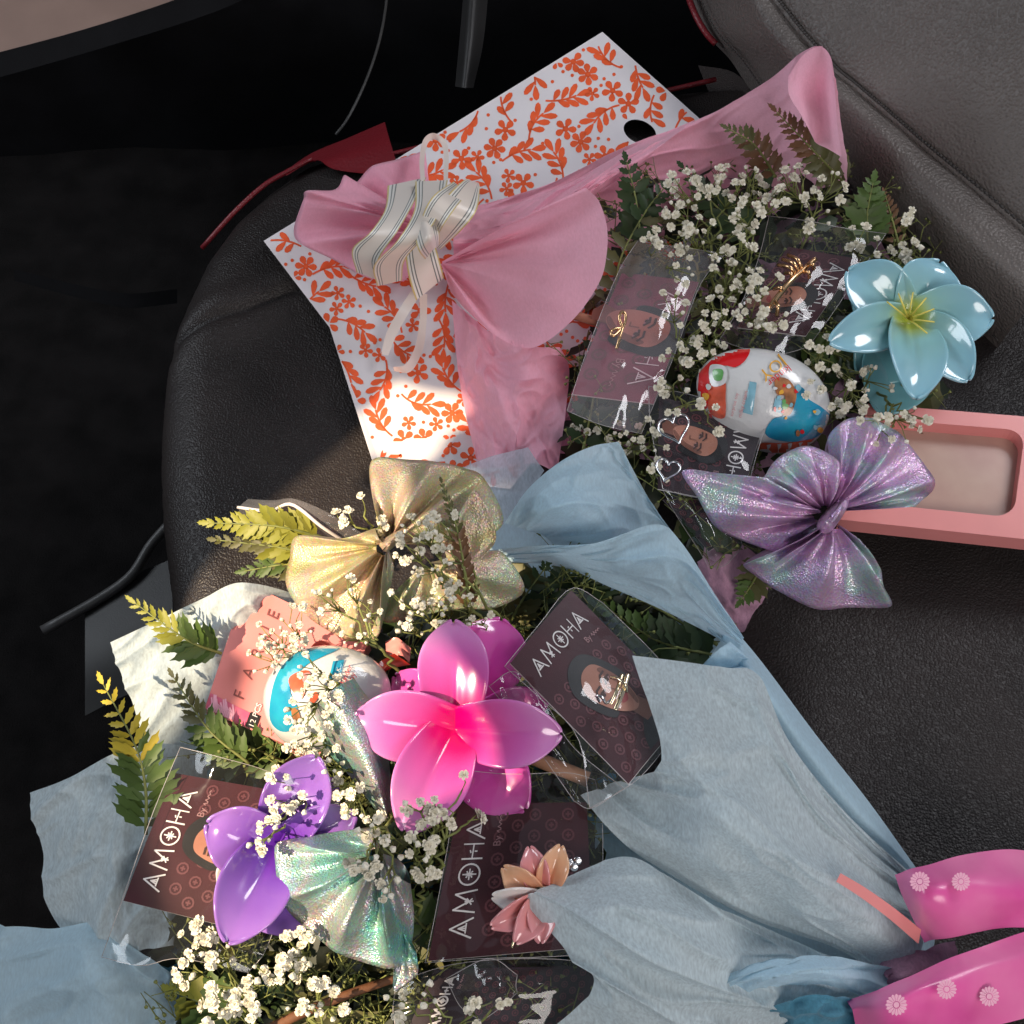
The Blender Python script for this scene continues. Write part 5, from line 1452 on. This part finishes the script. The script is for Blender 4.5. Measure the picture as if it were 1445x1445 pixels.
# ------------------------------------------------------------------ flower clips
def petal(t, c, tip, wpx, mat, cup=0.010, lift=0.006, name='petal', nu=22, nv=17, base=0.13, thick=0.0016):
    c3, t3 = P(*c), P(*tip)
    T = t3 - c3
    side = N.cross(T).normalized()
    up = T.cross(side).normalized()
    if up.dot(N) < 0:
        up = -up
    wd = wpx * MM
    V, G = [], []
    for i in range(nu):
        u = i / (nu - 1)
        u = 1 - (1 - u) ** 1.7
        uu = u ** 1.25
        w = wd / 2 * max(0.03, math.sin(math.pi * min(1, base * (1 - u) + (1 - base * (1 - u)) * uu)) ** 0.55)
        for j in range(nv):
            v = -1 + 2 * j / (nv - 1)
            z = lift * math.sin(math.pi * u * 0.75) + cup * (abs(v) ** 2.0) * math.sin(math.pi * (0.2 + 0.7 * u)) - 0.0022 * math.exp(-(v / 0.16) ** 2) * math.sin(math.pi * u) * (1 - u) - cup * 0.5 * max(0, u - 0.75) ** 2 / 0.0625
            V.append(c3 + T * u + side * (v * w) + up * z)
            G.append(u + 0.16 * abs(v) ** 3)
    o = build(name, V, gridfaces(nu, nv), M[mat], t, attr=G)
    md = o.modifiers.new('thickness', 'SOLIDIFY'); md.thickness = thick; md.offset = -1
    sb = o.modifiers.new('smooth', 'SUBSURF'); sb.levels = 1; sb.render_levels = 1
    return o

def flower_centre(t, c, r, mat, n=5):
    c3 = P(*c)
    V, F = [], []
    for i in range(7):
        a = math.pi / 2 * i / 6
        for k in range(16):
            q = 2 * math.pi * k / 16
            V.append(c3 + (RIGHT * math.cos(q) + UP * math.sin(q)) * (r * math.cos(a)) + N * (r * 0.18 * math.sin(a)))
    for i in range(6):
        for k in range(16):
            F.append((i * 16 + k, i * 16 + (k + 1) % 16, (i + 1) * 16 + (k + 1) % 16, (i + 1) * 16 + k))
    return build('flower_centre', V, F, M[mat], t, attr=[0.0] * len(V))

t = Thing('flower_clip', 'large glossy hot pink plumeria hair clip in the middle of blue bouquet', 'hair clip', P(645, 1030, .05))
petal(t, (668, 1000, .066), (706, 878, .070), 92, 'flower_back', .004, .006, 'back_petal')
petal(t, (650, 1040, .060), (742, 1142, .060), 90, 'flower_back', .004, .006, 'back_petal')
petal(t, (640, 1020, .064), (560, 955, .064), 60, 'flower_back', .004, .004, 'back_petal')
petal(t, (652, 1030, .062), (770, 985, .066), 60, 'flower_back', .004, .004, 'back_petal')
for tip, w in (((640, 880, .094), 84), ((502, 1012, .090), 84), ((570, 1174, .080), 88), ((792, 1034, .090), 80)):
    petal(t, (642 - (tip[0] - 642) * .06, 1028 - (tip[1] - 1028) * .06, .080), tip, w, 'flower_pink', .0045, .007)


t = Thing('flower_clip', 'glossy purple flower hair clip beside the mint bow', 'hair clip', P(388, 1192, .05))
petal(t, (385, 1215, .062), (424, 1318, .064), 90, 'flower_purple', .004, .006, 'back_petal')
petal(t, (395, 1180, .062), (470, 1105, .062), 60, 'flower_purple', .004, .006, 'back_petal')
for tip, w in (((294, 1160, .086), 78), ((446, 1070, .088), 76), ((320, 1332, .084), 80), ((498, 1150, .074), 60)):
    petal(t, (390 - (tip[0] - 390) * .06, 1194 - (tip[1] - 1194) * .06, .074), tip, w, 'flower_purple', .0055, .007)
petal(t, (352, 1218, .072), (312, 1256, .070), 44, 'pearl', .003, .004, 'white_petal')

t = Thing('flower_clip', 'pale blue lily hair clip with yellow green centre near the backrest', 'hair clip', P(1280, 455, .045))
petal(t, (1275, 470, .056), (1210, 530, .052), 96, 'flower_teal', .004, .006, 'back_petal')
petal(t, (1280, 470, .050), (1240, 585, .048), 110, 'flower_teal', .004, .006, 'back_petal')
petal(t, (1270, 440, .056), (1205, 420, .056), 90, 'flower_teal', .004, .006, 'back_petal')
for tip, w in (((1196, 384, .086), 86), ((1168, 484, .082), 66), ((1290, 566, .082), 82), ((1324, 372, .088), 92), ((1400, 450, .084), 88), ((1366, 540, .078), 80)):
    petal(t, (1282, 450, .072), tip, w, 'flower_blue', .0060, .007)
flower_centre(t, (1282, 450, .074), .005, 'flower_blue')
for k in range(7):
    a = -2.5 + k * 0.55
    tube('stamen', pts3([(1282, 450, .076), (1282 + 18 * math.cos(a), 448 + 16 * math.sin(a), .092), (1282 + 38 * math.cos(a), 446 + 34 * math.sin(a), .094)]), .0006, M['stamen'], t, .0004, 6, 8)

t = Thing('flower_clip', 'peach and rose daisy clip on the maroon card under the flap tip', 'hair clip', P(765, 1265, .066))
for tip, w, m in (((748, 1196, .082), 30, 'flower_rose'), ((790, 1194, .082), 32, 'flower_peach'), ((711, 1222, .082), 32, 'flower_peach'), ((690, 1306, .080), 30, 'flower_rose'), ((724, 1332, .080), 32, 'flower_rose'), ((762, 1334, .078), 32, 'flower_rose'), ((694, 1262, .080), 28, 'pearl')):
    petal(t, (764, 1266, .074), tip, w, m, .003, .006, thick=.0012)
flower_centre(t, (764, 1266, .078), .005, 'palegold')
for dx in (0, 8):
    wire(t, 'pin', [(722 + dx, 1338 - dx * .3, .070), (728 + dx, 1318, .073)], .0006, 'palegold', 6)
for k in range(5):
    flower_centre(t, (800 + 5 * k % 16, 1218 + 4 * (k % 3) - k, .074), .0018, 'silver')

# ------------------------------------------------------------------ sticks, stems, red scrap, hot pink ribbon
t = Thing('wooden_stick', 'light wooden stick behind the pink plumeria clip', 'stick', P(780, 1080, .05))
tube('shaft', pts3([(735, 1062, .056), (775, 1078, .058), (830, 1100, .056)]), .0036, M['wood'], t, n=12)
t = Thing('wooden_stick', 'short wooden stick between pink flap and rose tinted card', 'stick', P(830, 450, .045))
tube('shaft', pts3([(808, 444, .050), (835, 452, .050), (868, 462, .050)]), .0026, M['wood'], t, n=12)
t = Thing('dried_branch', 'thick brown stem across the bottom of the blue bouquet', 'branch', P(430, 1430, .03))
tube('shaft', pts3([(360, 1462, .042), (430, 1428, .046), (500, 1400, .046), (560, 1380, .042)]), .0024, M['stem2'], t, .0018, 10, 20)
t = Thing('red_scrap', 'small red foil leaf between cream bow and pink plumeria', 'decoration', P(560, 935, .05))
sheet('foil', [[(515, 955, .056), (535, 935, .066), (556, 922, .062)], [(530, 966, .054), (548, 945, .068), (580, 938, .058)]], M['red_leaf'], t, 10, 12, [(.002, 3, 3)])
sheet('foil', [[(544, 905, .054), (560, 900, .060), (580, 915, .056)], [(546, 935, .052), (565, 925, .060), (578, 936, .054)]], M['box'], t, 10, 12, [(.002, 3, 3)])

t = Thing('satin_ribbon', 'hot pink satin ribbon with daisy print at the gathered end of blue wrap', 'ribbon', P(1290, 1400, .03))
r1 = sheet('lower_loop', [[(1196, 1414, .062), (1250, 1392, .072), (1306, 1368, .074), (1400, 1330, .070), (1540, 1290, .04)], [(1205, 1432, .066), (1260, 1420, .082), (1320, 1400, .084), (1420, 1370, .074), (1560, 1330, .04)], [(1214, 1480, .056), (1270, 1480, .066), (1330, 1470, .066), (1430, 1440, .06), (1580, 1400, .04)]], M['satin_pink'], t, 30, 40, [(.003, 5, 3)], seed=1)
r2 = sheet('upper_loop', [[(1262, 1234, .062), (1300, 1222, .070), (1360, 1205, .066), (1440, 1200, .06), (1560, 1230, .03)], [(1275, 1268, .066), (1310, 1262, .082), (1370, 1255, .078), (1450, 1250, .066), (1570, 1270, .03)], [(1304, 1330, .056), (1330, 1325, .064), (1380, 1315, .064), (1460, 1310, .056), (1580, 1320, .03)]], M['satin_pink'], t, 30, 40, [(.003, 5, 3)], seed=2)
sheet('strip', [[(1186, 1232, .084), (1220, 1252, .080), (1260, 1280, .072), (1300, 1312, .062)], [(1180, 1244, .084), (1214, 1266, .080), (1254, 1296, .072), (1296, 1332, .062)]], M['box'], t, 6, 20)
def daisy(cx, cy, r, h, nrm=N):
    V, F = [], []
    for k in range(16):
        a = 2 * math.pi * k / 16
        b = len(V)
        for q, rr in ((a - .15, .35), (a - .17, .9), (a, 1.05), (a + .17, .9), (a + .15, .35)):
            V.append(P(cx + r * rr * math.cos(q), cy + r * rr * math.sin(q), h))
        F.append(tuple(range(b, b + 5)))
    b = len(V)
    V += [P(cx + r * .28 * math.cos(a), cy + r * .28 * math.sin(a), h) for a in [2 * math.pi * k / 12 for k in range(12)]]
    F.append(tuple(range(b, b + 12)))
    build('daisy_print', V, F, M['satin_print'], t, smooth=False)
for d in ((1265, 1418, 15, .0865), (1336, 1396, 14, .0875), (1298, 1244, 14, .0845), (1356, 1244, 13, .0845), (1396, 1406, 14, .078)):
    daisy(*d)

# ------------------------------------------------------------------ baby's breath
def floretmesh(seed, bud=False):
    rnd = random.Random(seed)
    V, F, fm = [], [], []
    if not bud:
        for ring, n, rad, el in ((0, 7, 1.0, 0.15), (1, 6, 0.85, 0.7), (2, 4, 0.6, 1.15)):
            for k in range(n):
                a = 2 * math.pi * (k + 0.5 * ring) / n + rnd.uniform(-.25, .25)
                e = el + rnd.uniform(-.15, .15)
                d = Vector((math.cos(a) * math.cos(e), math.sin(a) * math.cos(e), math.sin(e)))
                s = Vector((-math.sin(a), math.cos(a), 0))
                u = d.cross(s)
                r = rad * rnd.uniform(.85, 1.15)
                b = len(V)
                w = 0.46 * rad
                V += [d * 0.08, d * r * .6 + s * w * .8 - u * .10, d * r * .6 - s * w * .8 - u * .10, d * r + s * w * .55 + u * rnd.uniform(-.2, .1), d * r - s * w * .55 + u * rnd.uniform(-.2, .1)]
                F += [(b, b + 1, b + 2), (b + 1, b + 3, b + 4, b + 2)]
                fm += [0, 0]
    else:
        n = 7
        for z, r in ((-1.0, .14), (-.55, .42), (-.1, .50), (.35, .55), (.75, .42), (1.0, .08)):
            for k in range(n):
                a = 2 * math.pi * k / n
                rr = r * (1 + (0.18 * (-1) ** k if z > .3 else 0))
                V.append(Vector((rr * math.cos(a), rr * math.sin(a), z)))
        for i in range(5):
            for k in range(n):
                F.append((i * n + k, i * n + (k + 1) % n, (i + 1) * n + (k + 1) % n, (i + 1) * n + k))
                fm.append(1 if i < 2 else 0)
        F.append(tuple(5 * n + k for k in range(n))); fm.append(0)
    me = bpy.data.meshes.new('floret')
    me.from_pydata([tuple(v) for v in V], [], F)
    me.materials.append(M['floret']); me.materials.append(M['calyx'])
    me.polygons.foreach_set('material_index', fm)
    me.update()
    return me
OPEN = [floretmesh(k) for k in range(5)]
BUD = [floretmesh(k, True) for k in range(2)]

def sprig(label, root, tips, size=9, budfrac=0.25, group=None, seed=0, r=0.0006):
    """root (px,py,h); tips = list of cluster centres (px,py,h,spread px,count)."""
    rnd = random.Random(seed * 13 + 5)
    r3 = P(*root)
    t = Thing('babys_breath_sprig', label, 'flower sprig', r3, group)
    V, F = [], []
    nodes = []
    cen = Vector((0, 0, 0))
    for (x, y, h, sp, n) in tips:
        cen += P(x, y, h)
    cen /= len(tips)
    fork = r3.lerp(cen, 0.5) + N * 0.004
    tubegeo([line([r3, r3.lerp(fork, .5) + RIGHT * rnd.uniform(-.003, .003), fork], k / 8) for k in range(9)], r * 1.5, r * 1.2, 6, V, F)
    for (x, y, h, sp, n) in tips:
        c = P(x, y, h)
        hub = fork.lerp(c, 0.72) - N * 0.006
        tubegeo([line([fork, fork.lerp(hub, .5) + RIGHT * rnd.uniform(-.004, .004) + UP * rnd.uniform(-.003, .003), hub], k / 6) for k in range(7)], r * 1.1, r * 0.8, 5, V, F)
        for k in range(int(n * 1.35 + .5) if n > 2 else n):
            a = rnd.uniform(0, 6.28); q = sp * 1.32 * math.sqrt(rnd.uniform(0.02, 1))
            p = P(x + q * math.cos(a), y + q * math.sin(a) * 0.9, h + rnd.uniform(-.009, .009))
            mid = hub.lerp(p, rnd.uniform(.35, .6)) + RIGHT * rnd.uniform(-.003, .003) + N * rnd.uniform(-.003, .001)
            tubegeo([hub, mid, p], r * 0.62, r * 0.42, 4, V, F)
            d = (p - mid).normalized() * 0.7 + N * rnd.uniform(.2, 1.0) + RIGHT * rnd.uniform(-.3, .3)
            rot = d.to_track_quat('Z', 'Y').to_matrix() @ Matrix.Rotation(rnd.uniform(0, 6.28), 3, 'Z')
            if rnd.random() < budfrac:
                s = size * MM * rnd.uniform(.45, .75)
                inst('floret', rnd.choice(BUD), t, p, rot, (s, s, s))
            else:
                s = size * MM * rnd.uniform(.46, .84)
                inst('floret', rnd.choice(OPEN), t, p, rot, (s, s, s))
    build('stem', V, F, M['stem'], t)
    return t

G1, G2 = 'baby\'s breath in the pink bouquet', 'baby\'s breath in the blue bouquet'
SP = [
    ('white baby\'s breath sprig crowding the pink inner wrap left of the olive fern', (1010, 420, .03), [(975, 265, .080, 26, 10), (1005, 250, .082, 22, 8), (960, 300, .078, 24, 9), (1035, 270, .080, 22, 7)], 10, .15),
    ('white baby\'s breath sprig beneath the small reddish fern', (1040, 430, .03), [(1060, 265, .082, 26, 9), (1090, 280, .08, 20, 7), (1055, 305, .08, 22, 8)], 10, .15),
    ('white baby\'s breath sprig at the foot of the olive brown fern', (1120, 400, .03), [(1135, 262, .084, 28, 9), (1172, 262, .08, 20, 7), (1150, 300, .078, 24, 7)], 10, .15),
    ('white baby\'s breath sprig above the rose card sleeve', (980, 440, .03), [(985, 335, .076, 26, 8), (1020, 345, .078, 22, 7), (960, 345, .076, 16, 4)], 9, .25),
    ('white baby\'s breath sprig between the rose card and the gold clip card', (1010, 500, .03), [(1045, 345, .08, 24, 7), (1050, 395, .08, 22, 7), (1025, 390, .076, 20, 5)], 10, .2),
    ('white baby\'s breath sprig lying over the gold clip card corner', (1050, 520, .03), [(1080, 400, .084, 18, 5), (1085, 455, .082, 22, 7), (1060, 440, .08, 20, 6)], 10, .2),
    ('white baby\'s breath sprig over the edge of the rose tinted card', (960, 560, .03), [(950, 430, .08, 18, 4), (975, 470, .08, 22, 6), (955, 500, .08, 18, 5)], 10, .2),
    ('white baby\'s breath sprig above the chocolate egg', (1000, 560, .03), [(1000, 470, .08, 24, 6), (1018, 440, .08, 20, 5), (985, 505, .08, 18, 5)], 10, .2),
    ('white baby\'s breath sprig against the grey backrest beside the blue lily', (1230, 420, .03), [(1288, 305, .08, 14, 3), (1285, 345, .08, 20, 5), (1290, 380, .078, 18, 4)], 11, .2),
    ('white baby\'s breath sprig by the sleeve corner of the gold clip card', (1200, 420, .03), [(1240, 350, .076, 18, 3), (1215, 330, .074, 22, 4)], 10, .2),
    ('white baby\'s breath sprig between the egg and the blue lily', (1140, 480, .03), [(1165, 495, .07, 26, 5), (1190, 520, .07, 22, 5), (1150, 545, .082, 14, 3)], 9, .4),
    ('white baby\'s breath sprig under the blue lily petals', (1180, 500, .03), [(1205, 560, .076, 22, 6), (1240, 540, .074, 22, 6), (1190, 580, .08, 14, 4)], 9, .45),
    ('white baby\'s breath sprig resting on the lilac bow upper loop', (1230, 540, .04), [(1240, 605, .09, 22, 6), (1275, 600, .088, 22, 7), (1300, 590, .084, 14, 4)], 9, .45),
    ('white baby\'s breath sprig left of the charcoal earring card', (900, 640, .02), [(925, 620, .064, 22, 5), (905, 605, .06, 18, 4), (930, 665, .066, 14, 4)], 8, .3),
    ('white baby\'s breath sprig in shade under the rose tinted card', (870, 660, .015), [(850, 610, .044, 26, 7), (825, 605, .04, 14, 4), (880, 620, .044, 18, 5)], 8, .3),
    ('white baby\'s breath sprig fringing the charcoal card top edge', (960, 580, .03), [(965, 570, .09, 20, 4), (1015, 590, .092, 16, 2), (945, 540, .08, 16, 4)], 10, .2),
    ('white baby\'s breath sprig over the rose card sleeve top', (930, 380, .03), [(925, 330, .08, 20, 3), (955, 380, .08, 22, 4), (915, 355, .078, 16, 2)], 10, .2),
]
for k, (lab, root, tips, size, bf) in enumerate(SP):
    sprig(lab, root, tips, size, bf, G1, k + 1)
SB = [
    ('baby\'s breath sprig of half closed buds spread over the pink carton lettering', (455, 1000, .05), [(385, 900, .082, 24, 10), (415, 880, .084, 24, 10), (370, 930, .08, 18, 6), (410, 920, .082, 22, 9)], 7.5, .45),
    ('baby\'s breath sprig covering the egg on the pink carton', (520, 960, .06), [(455, 975, .104, 26, 8), (430, 1005, .10, 22, 8), (470, 1000, .104, 22, 6), (440, 945, .104, 20, 5)], 8, .4),
    ('baby\'s breath sprig below the egg at the lower carton edge', (500, 1020, .06), [(430, 1040, .084, 24, 7), (455, 1060, .08, 20, 6), (415, 1065, .08, 16, 4)], 8, .4),
    ('lone baby\'s breath stem standing above the cream bow against black seat', (545, 800, .05), [(509, 702, .092, 4, 1), (485, 730, .086, 14, 4), (535, 742, .088, 10, 3)], 9, .3),
    ('baby\'s breath sprig hanging over the left loop of the cream bow', (575, 960, .06), [(455, 845, .106, 16, 5), (490, 830, .108, 14, 4), (520, 860, .104, 16, 6), (500, 900, .098, 14, 5)], 7, .6),
    ('baby\'s breath sprig across the knot of the cream bow', (700, 900, .06), [(590, 745, .108, 18, 6), (570, 775, .112, 18, 7), (600, 795, .11, 18, 6), (610, 765, .11, 14, 5)], 8, .45),
    ('baby\'s breath sprig on the right loop of the cream bow', (720, 890, .06), [(625, 735, .110, 16, 5), (640, 780, .11, 16, 4), (635, 830, .10, 18, 5)], 8, .4),
    ('baby\'s breath sprig between cream bow and pink plumeria', (660, 930, .05), [(575, 850, .098, 22, 7), (600, 870, .096, 24, 9), (570, 895, .092, 20, 6), (620, 845, .098, 16, 4)], 8, .45),
    ('baby\'s breath sprig right of the brown fern over the dark gap', (720, 900, .05), [(650, 860, .09, 20, 5), (680, 880, .088, 18, 4), (640, 890, .088, 14, 4)], 7, .6),
    ('baby\'s breath sprig over the top petal of the purple flower', (490, 1130, .05), [(395, 1105, .096, 18, 6), (420, 1130, .098, 20, 5), (385, 1140, .096, 14, 5)], 8, .4),
    ('baby\'s breath sprig curling over the left purple petal', (460, 1140, .06), [(375, 1170, .098, 14, 4), (365, 1195, .096, 14, 4), (395, 1085, .09, 14, 4)], 8, .35),
    ('baby\'s breath sprig between purple flower and pink plumeria', (540, 1100, .05), [(480, 1110, .088, 22, 7), (500, 1140, .09, 20, 7), (465, 1080, .086, 16, 5)], 8.5, .35),
    ('baby\'s breath sprig strewn over the mint bow', (560, 1120, .06), [(520, 1195, .108, 26, 6), (505, 1235, .106, 20, 4), (555, 1250, .10, 20, 4), (535, 1170, .106, 18, 5)], 10, .35),
    ('baby\'s breath sprig beside the left edge of the peach daisy card', (590, 1290, .05), [(580, 1200, .098, 20, 5), (605, 1180, .098, 22, 7), (600, 1230, .094, 16, 4), (620, 1155, .096, 16, 5)], 9, .35),
    ('baby\'s breath sprig over the lowest pink plumeria petal', (620, 1240, .06), [(580, 1135, .108, 14, 3), (610, 1130, .106, 14, 3), (660, 1095, .104, 6, 1), (672, 1158, .08, 10, 2)], 9, .3),
    ('baby\'s breath sprig at the bottom below the purple flower', (390, 1440, .03), [(270, 1335, .074, 18, 6), (290, 1310, .074, 14, 4), (310, 1350, .072, 16, 5), (260, 1375, .07, 14, 5)], 10, .3),
    ('baby\'s breath sprig under the mint bow lower edge', (480, 1450, .03), [(420, 1335, .074, 18, 7), (410, 1365, .074, 14, 5), (440, 1380, .07, 16, 5)], 10, .3),
    ('large white baby\'s breath sprig at the bottom edge of blue bouquet', (400, 1490, .03), [(310, 1410, .074, 18, 5), (345, 1400, .074, 20, 6), (340, 1430, .072, 18, 5), (285, 1430, .07, 16, 4)], 11, .2),
    ('white baby\'s breath sprig above the bottom brown stem', (470, 1480, .03), [(430, 1415, .07, 20, 5), (470, 1420, .07, 18, 4), (380, 1375, .07, 18, 5)], 9, .35),
    ('baby\'s breath sprig over the crumpled sleeve at the bottom', (640, 1490, .04), [(600, 1400, .084, 16, 3), (680, 1430, .086, 18, 4), (715, 1420, .086, 8, 2), (560, 1420, .07, 16, 4)], 10, .3),
]
for k, (lab, root, tips, size, bf) in enumerate(SB):
    sprig(lab, root, tips, size, bf, G2, k + 40)

for o in bpy.data.objects:
    if '_off' in o:
        del o['_off']
